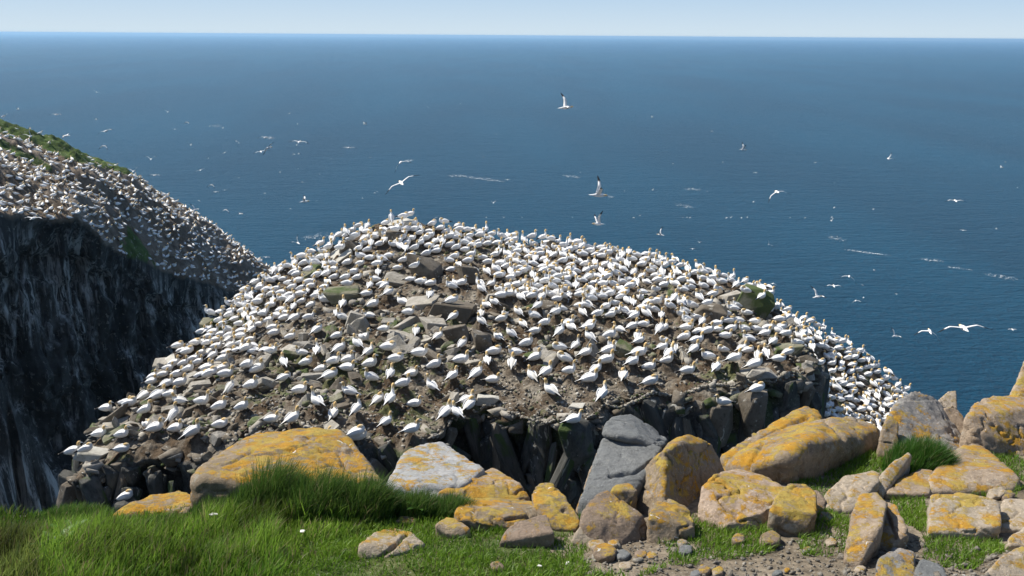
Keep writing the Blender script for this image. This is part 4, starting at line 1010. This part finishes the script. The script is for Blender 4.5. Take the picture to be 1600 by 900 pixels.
RK('b', 'rounded lichen boulder right of the big pinkish block', 835, [(1203, 798, .02), (1215, 828, 0), (1240, 842, 0), (1262, 824, 0), (1276, 802, .05), (1279, 772, .2), (1260, 757, .3), (1232, 756, .3), (1210, 775, .15)], 'heavy', .9)
RK('b', 'dark little stone tucked behind the rounded lichen boulder', 818, [(1262, 800, .12), (1268, 818, .08), (1285, 812, .1), (1290, 780, .2), (1275, 764, .28), (1262, 770, .28)], 'brown', .8)
RK('b', 'long sloping orange slab rising to a peak at the back', 742, [(1128, 714, .1), (1140, 738, 0), (1225, 712, .1), (1288, 680, .4), (1286, 658, .7), (1278, 641, .9), (1255, 632, .95), (1200, 664, .6)], 'heavy', .8, cracks=[(1140, 728, 1190, 690), (1190, 690, 1262, 652)])
RK('b', 'massive orange boulder with a shaded overhang on its right', 752, [(1138, 725, .1), (1165, 738, 0), (1215, 756, 0), (1235, 715, -.03), (1252, 700, .02), (1285, 728, .35), (1332, 708, .45), (1376, 690, .6), (1374, 674, .68), (1345, 657, .78), (1300, 654, .72), (1235, 672, .6), (1170, 700, .35)], 'heavy', .9, cracks=[(1170, 735, 1195, 700), (1290, 662, 1310, 690)])
RK('b', 'rounded grey boulder with orange crown behind the grass tuft', 708, [(1376, 698, 0), (1390, 650, .1), (1400, 626, .25), (1430, 610, .35), (1455, 617, .4), (1484, 655, .42), (1522, 692, .3), (1500, 710, 0), (1440, 712, -.08)], 'grey', .8)
RK('b', 'orange lichen knob on the left flank of the rounded grey boulder', 712, [(1372, 700, -.05), (1380, 660, .05), (1390, 648, .1), (1404, 660, .05), (1405, 712, -.08), (1385, 716, -.08)], 'heavy', .8)
RK('b', 'lichen rock peeping out between the grey and large right boulders', 690, [(1470, 640, .1), (1488, 632, .15), (1505, 648, .12), (1516, 682, 0), (1485, 692, 0), (1470, 680, 0)], 'mid', .8)
RK('b', 'pale pointed cone of rock on the right skyline', 655, [(1458, 634, 0), (1480, 612, .12), (1494, 609, .14), (1495, 640, 0), (1470, 645, 0)], 'tan', .5)
RK('b', 'large rounded boulder grey fronted with orange top, at right edge', 712, [(1510, 655, .05), (1520, 700, 0), (1560, 712, 0), (1600, 720, 0), (1660, 722, .1), (1670, 630, .5), (1600, 614, .6), (1555, 617, .5), (1524, 630, .3)], 'mid', .8)
RK('b', 'highest boulder cut off by the right frame edge', 672, [(1574, 640, .1), (1590, 596, .3), (1602, 560, .5), (1660, 550, .5), (1680, 650, .1)], 'mid', .8)
RK('b', 'wide flat yellowish slab in the right foreground', 772, [(1450, 768, 0), (1480, 776, 0), (1582, 766, .05), (1592, 748, .12), (1532, 697, .65), (1505, 698, .6), (1452, 742, .15)], 'mid', .5, sink=.1)
RK('b', 'irregular lichen slab left of the wide flat slab', 775, [(1384, 772, 0), (1405, 780, 0), (1452, 772, 0), (1458, 736, .25), (1440, 732, .28), (1400, 752, .12)], 'mid', .6, sink=.1)
RK('b', 'squared tan slab below the wide flat slab', 838, [(1452, 832, 0), (1500, 838, 0), (1548, 836, 0), (1566, 820, .02), (1560, 782, .25), (1495, 770, .35), (1455, 774, .3)], 'tan', .6, sink=.1)
RK('b', 'tan slab touching the frame right of the squared slab', 828, [(1562, 828, 0), (1568, 780, .3), (1660, 778, .3), (1670, 830, 0)], 'tan', .6, sink=.1)
RK('b', 'tall split stone, its left half orange edged', 884, [(1320, 872, .03), (1340, 888, 0), (1352, 872, 0), (1378, 822, .1), (1386, 784, .3), (1370, 769, .4), (1345, 774, .38), (1330, 802, .22)], 'mid', .7)
RK('b', 'right half of the split stone, cracked away', 860, [(1370, 848, .02), (1395, 856, 0), (1421, 832, .02), (1402, 790, .2), (1376, 781, .28)], 'mid', .7, cracks=[(1385, 800, 1400, 840)])
RK('b', 'smooth pinkish flat stone behind the split stone', 800, [(1290, 772, .1), (1292, 798, 0), (1332, 800, 0), (1372, 756, .2), (1374, 742, .38), (1366, 737, .42), (1320, 745, .32)], 'tan', .5)
RK('b', 'thin blade of rock slanting up toward the grass tuft', 778, [(1350, 774, 0), (1372, 782, -.02), (1424, 711, .3), (1420, 706, .33), (1392, 726, .2)], 'tan', .5)
RK('b', 'round tan boulder cropped by the lower right corner', 905, [(1528, 912, 0), (1562, 872, .12), (1605, 849, .25), (1680, 848, .25), (1690, 930, 0), (1560, 930, 0)], 'tan', .6)
RK('b', 'tan stone above the lower right corner boulder', 855, [(1572, 850, 0), (1580, 838, .06), (1604, 824, .15), (1670, 822, .15), (1680, 860, 0)], 'tan', .6)
RK('b', 'grey faced block at the bottom edge under the split stone', 905, [(1366, 905, 0), (1374, 872, .1), (1396, 855, .2), (1430, 862, .18), (1428, 912, 0)], 'grey', .7)
RK('b', 'blue grey flat stone at the bottom edge', 905, [(1424, 905, 0), (1440, 872, .15), (1470, 880, .12), (1482, 905, 0), (1450, 918, 0)], 'slate', .7)
RK('b', 'flat tan stone with a dark crack lying in the turf', 872, [(560, 853, .02), (572, 872, 0), (597, 874, 0), (630, 864, .03), (662, 850, .1), (642, 832, .25), (612, 823, .32), (585, 832, .2)], 'tan', .6, sink=.06, cracks=[(592, 873, 622, 850), (622, 850, 636, 836)])
RK('b', 'small tilted block with orange top in the turf', 838, [(680, 820, .03), (700, 836, 0), (725, 840, 0), (735, 826, .02), (712, 810, .12), (698, 807, .14)], 'mid', .6, sink=.05)
RK('b', 'small reddish stone half hidden at the grass edge', 818, [(617, 815, 0), (650, 818, 0), (648, 808, .05), (625, 806, .06)], 'brown', .6, sink=.04)
RK('b', 'dark jagged little rock in the turf at bottom centre', 892, [(768, 888, 0), (790, 898, 0), (792, 886, .02), (778, 876, .05), (766, 880, .04)], 'brown', 1.2, sink=.04)
small = [(933, 856, 14, 'tan'), (945, 870, 20, 'brown'), (972, 872, 14, 'slate'), (978, 888, 12, 'tan'), (1002, 870, 11, 'brown'), (1018, 872, 10, 'pink'), (1072, 864, 12, 'slate'), (1066, 852, 9, 'grey'), (1100, 895, 12, 'brown'), (1088, 900, 9, 'slate'),
         (1122, 896, 10, 'mid'), (1216, 897, 8, 'slate'), (1230, 892, 6, 'grey'), (1205, 848, 18, 'brown'), (960, 852, 10, 'tan'), (1155, 846, 12, 'brown'), (1300, 850, 10, 'tan'), (1262, 860, 7, 'grey'), (1345, 892, 9, 'tan'), (1010, 892, 8, 'brown'), (1560, 775, 14, 'tan'), (1575, 778, 12, 'brown'), (1390, 842, 9, 'tan'), (1292, 812, 12, 'grey')]
small_lab = ['tan stone at the top of the small stone cluster', 'largest brown stone of the small stone cluster', 'blue grey stone in the small stone cluster', 'lower tan stone of the small cluster', 'brown stone right of the small cluster', 'pinkish stone right of the small cluster',
             'dark round stone on the small grass patch', 'pebble behind the dark round stone on grass', 'brown stone at the bottom edge below the grass patch', 'grey stone at the bottom edge left of the brown stone', 'small stone with an orange spot at the bottom edge', 'dark round pebble on the bare soil at the bottom',
             'lighter pebble beside the dark round pebble', 'broad brown stone under the rounded lichen boulder', 'little tan stone behind the stone cluster', 'brown stone under the big pinkish block', 'tan pebble on soil left of the split stone', 'grey pebble in the middle of the bare soil', 'tan pebble at the foot of the split stone', 'brown pebble at the lower edge of the stone cluster',
             'tan stone filling the joint under the wide flat slab', 'brown stone in the joint near the right frame', 'tan pebble beside the right half of split stone', 'small grey stone between pinkish flat stone and turf']
for i, ((px, py, r_, mt), lb) in enumerate(zip(small, small_lab)):
    rr = random.Random(i + 900); pts = []
    for k in range(9):
        a = k / 9 * 2 * math.pi; pts.append((px + math.cos(a) * r_ * rr.uniform(.8, 1.1), py - r_ * .5 + math.sin(a) * r_ * .65 * rr.uniform(.7, 1.1), -math.sin(a) * r_ * 0.0035 + 0.02))
    RK('s', lb, py, pts, mt, .7, sink=.03, cat='stone', group='loose stones on the soil')
# gravel on the bare soil
pv = [rand_rock(700 + i, .6, 'gravel', M['gravel']) for i in range(8)]
it = []
for k in range(2600):
    px = random.uniform(880, 1600); py = random.uniform(800, 915)
    if not inpoly(np.array([px]), np.array([py]), [(880, 915), (900, 872), (1000, 835), (1130, 850), (1340, 830), (1600, 860), (1600, 920)])[0]: continue
    x, y = ghit(px, py); s_ = abs(random.gauss(0, .006)) + .004
    if random.random() < .05: s_ *= 2.2
    it.append((random.choice(pv), Matrix.LocRotScale(Vector((x, y, float(zgn(np.array([x]), np.array([y]))[0]) + s_ * .2)), Euler((random.random(), random.random(), random.random() * 6)), Vector((s_, s_, s_ * .7)))))
join_instances('gravel', it, [M['gravel']], kind='stuff', label='fine gravel and crushed stone on the bare soil', cat='gravel')

# ------------------------------------------------------------------ grass
def blades(name, X, Y, Hh, Wd, cols, lean=0.5, seg=4, wind=(0.45, 0.1), zf=zgn, **kw):
    n = len(X); Z = zf(X, Y) - 0.005
    th = rng.uniform(0, 2 * np.pi, n); ln = rng.uniform(.15, 1, n) * lean
    dx = np.cos(th) * ln + wind[0]; dy = np.sin(th) * ln + wind[1]
    fa = rng.uniform(0, np.pi, n); wx = np.cos(fa) * Wd; wy = np.sin(fa) * Wd
    Vs = []; C = []
    for k in range(seg):
        t = k / seg; wk = (1 - t * 0.75)
        cx = X + dx * Hh * t ** 1.8 * .8; cy = Y + dy * Hh * t ** 1.8 * .8; cz = Z + Hh * (t - 0.28 * t ** 2.5 * np.minimum(np.hypot(dx, dy), 1.3))
        Vs.append(np.stack([cx - wx * wk, cy - wy * wk, cz], 1)); Vs.append(np.stack([cx + wx * wk, cy + wy * wk, cz], 1))
        C += [cols, cols]
    t = 1; Vs.append(np.stack([X + dx * Hh * .8, Y + dy * Hh * .8, Z + Hh * (1 - .28 * np.minimum(np.hypot(dx, dy), 1.3))], 1)); C.append(cols)
    V = np.concatenate(Vs); Cc = np.concatenate(C); i = np.arange(n); Q = []
    for k in range(seg - 1): Q.append(np.stack([i + 2 * k * n, i + (2 * k + 1) * n, i + (2 * k + 3) * n, i + (2 * k + 2) * n], 1))
    T = np.stack([i + (2 * seg - 2) * n, i + (2 * seg - 1) * n, i + 2 * seg * n], 1)
    me = mesh_np(name, V, np.concatenate(Q), T, M['grass'], True, Cc)
    return link(name, me, **kw)
def gcol(n, f=None, dry=0.05, base=(0.05, 0.125, 0.012), lite=(0.20, 0.31, 0.04)):
    t = rng.random(n)[:, None]
    if f is not None: t = np.clip(t * 0.5 + f[:, None] * 0.6, 0, 1)
    c = np.array(base) * (1 - t) + np.array(lite) * t
    d = rng.random(n) < dry; c[d] = np.array([0.24, 0.21, 0.10]) * rng.uniform(.6, 1.1, (d.sum(), 1))
    return c
def scatter(n, x0, x1, y0, y1, polys, zf=zg):
    X = rng.uniform(x0, x1, n); Y = rng.uniform(y0, y1, n); q_ = Y < yedge(X) + 0.01; X = X[q_]; Y = Y[q_]; n = len(X)
    px, py = project(np.stack([X, Y, zf(X, Y)], 1)); ok = np.zeros(n, bool)
    px = px + fbm(X * 6, Y * 6, 0, 2, 260) * 14; py = py + fbm(X * 6, Y * 6, 4, 2, 261) * 10
    for p in polys: ok |= inpoly(px, py, p)
    return X[ok], Y[ok]
LONG = [[(-60, 760), (60, 770), (200, 800), (300, 795), (330, 770), (420, 760), (620, 800), (606, 812), (590, 820), (470, 850), (440, 905), (-60, 960), (-300, 960), (-300, 740)]]
X, Y = scatter(95000, -2.7, -0.35, 2.4, 4.3, LONG)
px, py = project(np.stack([X, Y, zg(X, Y)], 1))
clump = fbm(X * 3.5, Y * 3.5, 0, 3, 250)
Hh = (0.095 + 0.075 * clump) * rng.uniform(.5, 1.25, len(X)) * np.clip(1.15 - (py > 850) * 0.15, 0, 2)
Hh *= np.where((px > 430) & (py > 820), 0.55, 1) * np.interp(py, [780, 830, 880], [0.55, .8, 1])
Hh *= np.where((px > 165) & (px < 315) & (py < 835), 0.45, 1)
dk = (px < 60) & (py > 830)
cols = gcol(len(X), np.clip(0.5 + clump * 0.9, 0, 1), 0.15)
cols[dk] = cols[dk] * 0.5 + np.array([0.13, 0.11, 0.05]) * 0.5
cols *= np.clip(1 + fbm(X * 9, Y * 9, 0, 2, 253) * 0.9, .45, 1.7)[:, None]
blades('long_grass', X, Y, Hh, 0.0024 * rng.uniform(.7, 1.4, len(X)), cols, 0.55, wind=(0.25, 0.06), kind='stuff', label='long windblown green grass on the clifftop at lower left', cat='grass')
# tufts in front of the big flat-topped boulder
for (tpx, tpy, rad, hh, nb_, lb) in [(425, 796, .15, .27, 5600, 'tall dark grass clump before the middle of the flat-topped boulder'), (500, 804, .15, .25, 5200, 'tallest grass clump covering the flat-topped boulder front'), (570, 806, .12, .22, 4600, 'shaded grass clump at the right end of the flat-topped boulder'), (350, 802, .13, .11, 3000, 'grass clump at the left end of the flat-topped boulder'),
                                     (1432, 733, .155, .20, 9000, 'bushy grass tuft between the boulders on the right'), (650, 800, .11, .14, 3200, 'blue green grass clump in front of the pale pointed slab'), (705, 802, .10, .12, 2400, 'grass clump under the lichen speckled wedge slab'), (915, 815, .05, .09, 700, 'thin grass in the gap beside the slate slab'),
                                     (110, 808, .16, .085, 3500, 'grass clump on the brink left of the low orange boulder'), (250, 822, .12, .05, 1800, 'grass clump in front of the low orange boulder')]:
    cx, cy = ghit(tpx, tpy); r_ = rad * np.sqrt(rng.random(nb_)); a = rng.uniform(0, 2 * np.pi, nb_)
    X = cx + np.cos(a) * r_; Y = cy + np.sin(a) * r_ * .8
    H_ = hh * (1 - 0.5 * (r_ / rad) ** 2) * rng.uniform(.45, 1.1, nb_)
    base, lite = ((0.03, 0.10, 0.010), (0.075, 0.17, 0.02)) if tpx in (1432,) else ((0.04, 0.10, 0.018), (0.12, 0.20, 0.035))
    blades('grass_tuft', X, Y, H_, 0.0017 * rng.uniform(.7, 1.4, nb_), gcol(nb_, None, .06, base, lite), 0.55, wind=(0.3, 0.05), label=lb, cat='grass tuft', group='grass tufts between the boulders')
TURF = [[(1255, 700), (1390, 690), (1480, 705), (1400, 760), (1260, 790)], [(1010, 835), (1200, 800), (1210, 850), (1130, 865), (1020, 850)], [(470, 850), (600, 815), (620, 800), (700, 792), (780, 812), (790, 850), (900, 828), (930, 850), (905, 872), (960, 910), (430, 920), (430, 880)],
        [(1035, 862), (1040, 825), (1085, 808), (1120, 806), (1160, 838), (1165, 856), (1090, 868), (1085, 880), (1040, 880)], [(1040, 880), (1000, 905), (1010, 885)],
        [(1255, 860), (1240, 820), (1290, 798), (1335, 815), (1325, 858), (1290, 866)], [(1240, 762), (1228, 742), (1290, 722), (1380, 700), (1440, 712), (1400, 742), (1320, 742), (1285, 770), (1265, 762)],
        [(1385, 785), (1405, 768), (1440, 775), (1450, 800), (1455, 840), (1420, 825)], [(1440, 840), (1560, 836), (1580, 860), (1520, 890), (1450, 878)], [(1540, 740), (1520, 700), (1600, 715), (1610, 760), (1590, 750)], [(1560, 770), (1450, 775), (1460, 768), (1600, 765)],
        [(1180, 838), (1205, 832), (1215, 850), (1190, 856)], [(800, 905), (870, 880), (990, 905)]]
X, Y = scatter(330000, -1.6, 3.6, 2.6, 5.2, TURF)
cl2 = fbm(X * 5, Y * 5, 0, 3, 270)
k_ = rng.random(len(X)) < np.clip(0.9 + cl2 * 1.1, 0.25, 1); X = X[k_]; Y = Y[k_]; cl2 = cl2[k_]
blades('short_turf', X, Y, (0.03 + 0.012 * cl2) * rng.uniform(.4, 1.5, len(X)), 0.0021 * rng.uniform(.7, 1.5, len(X)), gcol(len(X), np.clip(.5 + cl2, 0, 1), .05, (0.065, 0.15, 0.010), (0.19, 0.31, 0.03)), 1.1, seg=3, wind=(0.1, 0), kind='stuff', label='short bright green turf between the boulders', cat='grass')

# broad leaved plants in the grass
def leafplant(px, py, n, L_, lab):
    cx, cy = ghit(px, py); root = bpy.data.objects.new('leafy_plant', None); COL.objects.link(root)
    root.location = (cx, cy, float(zg(cx, cy))); root['label'] = lab; root['category'] = 'plant'; root['group'] = 'broad leaved plants in the grass'
    for k in range(n):
        a = k / n * 2 * math.pi + random.uniform(-.3, .3); L = L_ * random.uniform(.7, 1.2); el = random.uniform(.5, 1.1)
        Vv = []; m_ = 7
        for i in range(m_):
            t = i / (m_ - 1); w_ = L * .17 * math.sin(math.pi * min(1, t * .92 + .08)) ** .8
            r_ = L * t * math.cos(el * (1 - t * .6)); z_ = L * math.sin(el) * t - L * .25 * t * t + .03
            for s_ in (-1, 0, 1): Vv.append((math.cos(a) * r_ - math.sin(a) * w_ * s_, math.sin(a) * r_ + math.cos(a) * w_ * s_, z_ + abs(s_) * w_ * .25))
        c = np.tile(np.array([0.075, 0.17, 0.02]) * random.uniform(.8, 1.3), (len(Vv), 1))
        link('leaf', mesh_np('leaf', Vv, grid_faces(3, m_), mat=M['grass'], col=c), parent=root)
leafplant(85, 868, 11, .085, 'broad pointed leaved plant low in the left grass')
leafplant(110, 848, 8, .075, 'dock like plant behind the low left leafy plant')
leafplant(355, 778, 11, .08, 'leafy plant at the left foot of the flat-topped boulder')
leafplant(340, 792, 9, .06, 'small leafy plant in front of the boulder plant')
leafplant(655, 806, 6, .06, 'pale leaved plant in the grass by the pale slab')

# scraps: feathers and guano
def scrap(px, py, w_, h_, lab, name='feather', dz=0.01, z=None, Y=None):
    x, y = ghit(px, py)
    if Y: v = at(px, py, Y); x, y, zb = v
    else: zb = float(zg(x, y)) + dz
    pts = []
    for k in range(14):
        a = k / 14 * 2 * math.pi; r_ = random.uniform(.45, 1.2)
        for zz in (0, .25): pts.append(Vector((math.cos(a) * w_ * r_ * (1 - zz), math.sin(a) * h_ * r_ * (1 - zz), zz * h_ * 0.5)))
    me = hull_mesh(pts, name, M['guano']); o = link(name, me, loc=(x, y, zb), label=lab, cat=name); o.rotation_euler = (0, 0, random.uniform(-.5, .5))
scrap(335, 830, .016, .012, 'white feather scrap caught in the long grass', dz=.07)
scrap(886, 884, .007, .014, 'small white plug lying where turf meets soil', name='litter')
scrap(843, 893, .008, .008, 'tiny white feather in the turf near the bottom edge', dz=.02)
_g = ghit(450, 795)[1]
scrap(457, 708, .055, .03, 'white guano splash on top of the flat-topped boulder', name='guano_splash', Y=_g + .42, dz=0)
scrap(473, 842, .012, .01, 'white feather at the edge of the long grass', dz=.03)

# ------------------------------------------------------------------ flying gannets
def fly_wing(sgn, dih, sweep):
    """one spread wing: broad white arm, narrow black tipped hand"""
    ns = 12; V = []; C = []; rows_ = []
    for i in range(ns):
        t = i / (ns - 1); sp = t * 0.88
        if t < .45: dy_ = sp * math.cos(dih); dz_ = sp * math.sin(dih)
        else:
            s0 = .45 * .88; d2 = dih - 0.45; dy_ = s0 * math.cos(dih) + (sp - s0) * math.cos(d2); dz_ = s0 * math.sin(dih) + (sp - s0) * math.sin(d2)
        x0 = 0.07 + math.sin(t * math.pi * .9) * .07 - sweep * t * t * .35
        ch = .20 * (1 - t) ** .55 + .015
        col = BLACK if t > .72 else WHITE
        rows_.append((x0, dy_, dz_, ch, col))
    for (x0, y_, z_, ch, col) in rows_:
        for (u, h_) in ((0, 0), (.35, .012), (1, 0), (.35, -.006)):
            V.append((x0 - ch * u, sgn * (y_ + .045), z_ + h_ + .03)); C.append(col)
    F = grid_faces(4, ns, True)
    if sgn < 0: F = F[:, ::-1]
    return np.array(V), F, None, np.array(C)
fb = loft([(-.46, 0, .0, .004, .004, WHITE), (-.36, 0, 0, .035, .012, WHITE), (-.24, 0, 0, .05, .04, WHITE), (-.08, 0, 0, .085, .08, WHITE), (.08, 0, 0, .09, .088, WHITE), (.2, 0, .005, .065, .065, WHITE), (.29, 0, .012, .043, .045, CREAM), (.35, 0, .016, .042, .043, BUFF), (.40, 0, .012, .028, .028, CREAM)], 10)
FB = mesh_np('flying_body', fb[0], fb[1], fb[2], M['bird'], True, fb[3])
bl_ = loft([(.395, 0, .012, .02, .02, BILL), (.45, 0, .006, .012, .012, BILL), (.50, 0, .0, .003, .003, BILL)], 6); FBILL = mesh_np('bill', bl_[0], bl_[1], bl_[2], M['bird'], True, bl_[3])
FW = {}
for key, (dih, sw) in {'flat': (.12, .5), 'up': (.75, .6), 'down': (-.35, .6), 'high': (1.15, .4)}.items():
    FW[key] = []
    for s_ in (1, -1):
        a_ = fly_wing(s_, dih, sw); FW[key].append(mesh_np('wing', a_[0], a_[1], None, M['bird'], True, a_[3]))
flyers = [(884, 168, 28, 'up', 10, 30, 'gannet flying with raised dark wing high over the sea, upper right of centre'), (627, 286, 34, 'flat', 30, -35, 'largest gannet gliding low left of centre, wing slanting down right'), (626, 254, 22, 'down', 20, -30, 'smaller gannet gliding just above the largest gliding one'),
          (935, 305, 34, 'high', 5, 20, 'gannet with white wing raised straight up, right of centre'), (935, 350, 26, 'high', 200, 20, 'gannet with one thin dark wing up just above the colony'), (570, 194, 9, 'up', 40, 0, None), (468, 222, 18, 'flat', 5, 5, 'gannet gliding level over the sea, upper left of the peak'), (420, 231, 18, 'flat', 60, -40, 'gannet banking with black tipped wing slanting right'),
          (408, 237, 14, 'flat', 30, -15, 'gannet gliding beside the banking one on the left'), (415, 215, 15, 'flat', 0, 0, None), (151, 144, 9, 'flat', 30, 30, None), (88, 179, 12, 'flat', 5, 0, None), (28, 171, 6, 'up', 5, 0, None), (5, 182, 13, 'flat', 5, -30, None), (104, 212, 14, 'flat', 170, -10, None), (165, 205, 15, 'flat', 5, -20, None), (150, 187, 5, 'up', 5, 0, None),
          (162, 228, 11, 'down', 5, 0, None), (236, 249, 12, 'up', 95, 0, None), (262, 175, 9, 'up', 95, 0, None), (292, 191, 8, 'down', 60, 0, None), (273, 202, 6, 'flat', 5, 0, None), (209, 268, 14, 'up', 90, -10, None), (242, 274, 12, 'flat', 5, 0, None), (313, 266, 10, 'flat', 30, -20, None), (330, 289, 10, 'down', 5, 0, None), (337, 300, 8, 'flat', 5, 0, None),
          (351, 297, 6, 'flat', 40, 0, None), (305, 328, 13, 'up', 60, 20, 'gannet flapping beside the left headland skyline'), (352, 328, 11, 'down', 5, 0, None), (376, 334, 8, 'flat', 50, 0, None), (476, 315, 18, 'up', 5, 0, 'gannet flapping over the sea between headland and peak'), (545, 231, 15, 'flat', 5, 0, None), (466, 380, 16, 'high', 120, -40, 'dark looking gannet banking steeply right of the headland tip'),
          (416, 402, 9, 'flat', 5, 0, None), (1161, 234, 14, 'high', 10, 10, 'gannet with dark raised wing over the right sea'), (1388, 248, 12, 'high', 90, 60, 'gannet banked on edge, upper right'), (1214, 300, 24, 'down', 30, -20, 'gannet gliding with drooped wings, right of centre sea'), (1493, 314, 17, 'flat', 5, 0, 'gannet gliding level near the right edge'), (1299, 345, 8, 'high', 90, 0, None),
          (1032, 367, 15, 'high', 150, -20, 'gannet tipping over just above the right half of the colony'), (1082, 389, 6, 'flat', 5, 0, None), (1093, 379, 6, 'up', 60, 0, None), (1201, 382, 10, 'up', 60, 50, None), (1277, 464, 22, 'up', 30, 20, 'gannet flapping off the right shoulder of the rock'), (1327, 432, 18, 'down', 70, 15, 'gannet with curved wings above the right shoulder'),
          (1303, 447, 16, 'flat', 5, 0, 'thin gliding gannet between two others off the right shoulder'), (1337, 470, 12, 'down', 60, -20, None), (1208, 443, 9, 'down', 5, 0, None), (1398, 525, 16, 'up', 40, 30, 'gannet flapping low over dark water at right'), (1453, 518, 26, 'down', 80, 15, 'gannet with wings arched, second from the right edge'), (1506, 513, 42, 'flat', 85, -5, 'gannet gliding with both wings spread wide, lower right sea'),
          (1582, 515, 9, 'flat', 5, 0, None), (1565, 262, 7, 'up', 5, 0, None), (1505, 360, 7, 'flat', 60, 0, None), (771, 317, 8, 'up', 90, 0, None), (793, 281, 7, 'flat', 5, 0, None), (1350, 549, 17, 'down', 60, 10, 'gannet landing on the lower right shoulder'), (48, 213, 16, 'high', 100, -40, 'blurry gannet passing over the headland top'), (52, 341, 20, 'flat', 5, 0, 'gannet gliding past the dark headland cliff'), (890, 378, 9, 'flat', 5, 0, None)]
for j in range(75):
    px = random.uniform(480, 1590) if j % 3 else random.uniform(120, 600); py = random.uniform(150, 520)
    if px < 1300: py = min(py, 340)
    if px < 600: py = random.uniform(170, 330)
    flyers.append((px, py, random.uniform(2.8, 5.0), random.choice(['flat', 'up', 'down']), random.uniform(0, 360), random.uniform(-30, 30), None))
_un = {}
for f_ in flyers:
    if f_[6] is None and f_[2] > 5: _un.setdefault('the headland skyline' if f_[0] < 260 else 'the sea left of the peak' if f_[0] < 620 else 'the sea right of the peak', []).append(f_)
CARD = ['leftmost', 'second', 'third', 'fourth', 'fifth', 'sixth', 'seventh', 'eighth', 'ninth', 'tenth', 'eleventh', 'twelfth', 'thirteenth', 'fourteenth', 'fifteenth', 'sixteenth', 'seventeenth', 'eighteenth', 'nineteenth', 'twentieth']
nl = {}
for z_, l_ in _un.items():
    l_.sort(key=lambda f_: f_[0])
    for k, f_ in enumerate(l_): nl[id(f_)] = 'small gannet in flight over %s, %s from the left there' % (z_, CARD[k]) if k else 'small gannet in flight over %s, leftmost there' % z_
flyers = [f_[:6] + (nl.get(id(f_), f_[6]),) for f_ in flyers]
for (px, py, sz, kind_, head_, bank, lab) in flyers:
    D = 1.0 * F_PX / sz;
    if kind_ == 'flat' and (head_ < 41 or head_ > 340): head_ += 78; bank = bank * .8
    elif kind_ == 'down' and head_ < 31: head_ += 62
    v0 = ray(px, py).normalized()
    dmax = EYE / max(-v0.z, 0.01) - 6
    D = min(D, dmax, 700)
    loc = Vector((0, 0, EYE)) + v0 * D
    if lab is None:
        if sz > 5: lab = 'small white gannet in flight over the sea'
        else: lab = 'tiny white speck of a far gannet over the water'
    o = link('flying_gannet', FB, loc=loc, label=lab, cat='gannet', group='gannets in flight over the sea' if sz > 5 else 'far gannets seen as specks')
    hd = R(head_); o.rotation_euler = Euler((R(bank) + (R(-22) if kind_ in ('flat', 'down') else 0) * 0, R(random.uniform(-6, 6)), hd))
    if kind_ in ('flat', 'down') and abs((head_ % 180) - 5) < 30: o.rotation_euler[0] += R(12)
    for w_ in FW[kind_]: link('wing', w_, parent=o)
    if sz > 8: link('bill', FBILL, parent=o)

# ------------------------------------------------------------------ foam on the sea
def foam_patch(px, py, wpx, hpx, slope=0.0, n_=40):
    v0 = ray(px, py); k = EYE / -v0.z; c = Vector((0, 0, EYE)) + v0 * k; mpp = k / F_PX
    P = []
    for j in range(n_):
        t = random.uniform(-1, 1); env = (1 - t * t) ** .5
        x = c.x + t * wpx * .5 * mpp; y = c.y - t * slope * wpx * .5 * mpp * (k / EYE) + random.gauss(0, .35) * hpx * mpp * (k / EYE) * env
        r_ = random.uniform(.15, .6) * mpp * env * 1.6
        P.append((x, y, r_))
    return P
FP = []
for a in [(1565, 433, 40, 7, .15), (1455, 407, 34, 4, .1), (1307, 373, 24, 7, .1), (1068, 322, 26, 5, .1), (1083, 296, 26, 3, .05), (755, 280, 70, 3, .12), (715, 275, 30, 2, 0), (893, 276, 28, 2.5, .1), (493, 370, 40, 6, -.1), (335, 197, 22, 3, 0), (1355, 395, 60, 2, .15), (955, 308, 10, 2, 0), (545, 231, 14, 1.5, 0), (640, 251, 14, 1.5, 0), (1180, 270, 8, 1.5, 0), (1500, 420, 30, 2, .15), (420, 216, 20, 2, 0)]:
    FP += foam_patch(*a, n_=int(a[2] * 2.2))
V = []; T = []; o_ = 0
for (x, y, r_) in FP:
    n_ = 7; V.append((x, y, .22))
    for k in range(n_):
        a = k / n_ * 2 * math.pi; q = random.uniform(.5, 1.2); V.append((x + math.cos(a) * r_ * 1.7 * q, y + math.sin(a) * r_ * 1.1 * q, .18 + random.uniform(0, .02)))
    for k in range(n_): T.append((o_, o_ + 1 + k, o_ + 1 + (k + 1) % n_))
    o_ += n_ + 1
link('sea_foam', mesh_np('sea_foam', V, None, T, M['foam'], True), kind='stuff', label='thin streaks of white foam on the blue sea', cat='foam')
print('birds', len(birds), 'stuff birds', len(stuffb), 'stones', len(cand), 'headland', len(items))

# ------------------------------------------------------------------ sea air
bm = bmesh.new(); bmesh.ops.create_cube(bm, size=1)
me = bpy.data.meshes.new('haze'); bm.to_mesh(me); bm.free()
hz = bpy.data.materials.new('haze'); hz.use_nodes = True; hn = hz.node_tree
hn.nodes.remove(hn.nodes['Principled BSDF']); pvn = hn.nodes.new('ShaderNodeVolumePrincipled')
pvn.inputs['Color'].default_value = (0.42, 0.70, 1.0, 1); pvn.inputs['Density'].default_value = 6e-5; pvn.inputs['Anisotropy'].default_value = 0.2
hn.links.new(pvn.outputs[0], hn.nodes['Material Output'].inputs['Volume']); me.materials.append(hz)
o = link('haze', me, kind='stuff', label='thin pale sea haze over the whole view', cat='haze')
o.scale = (92000, 56000, 105); o.location = (0, 18100, 51)
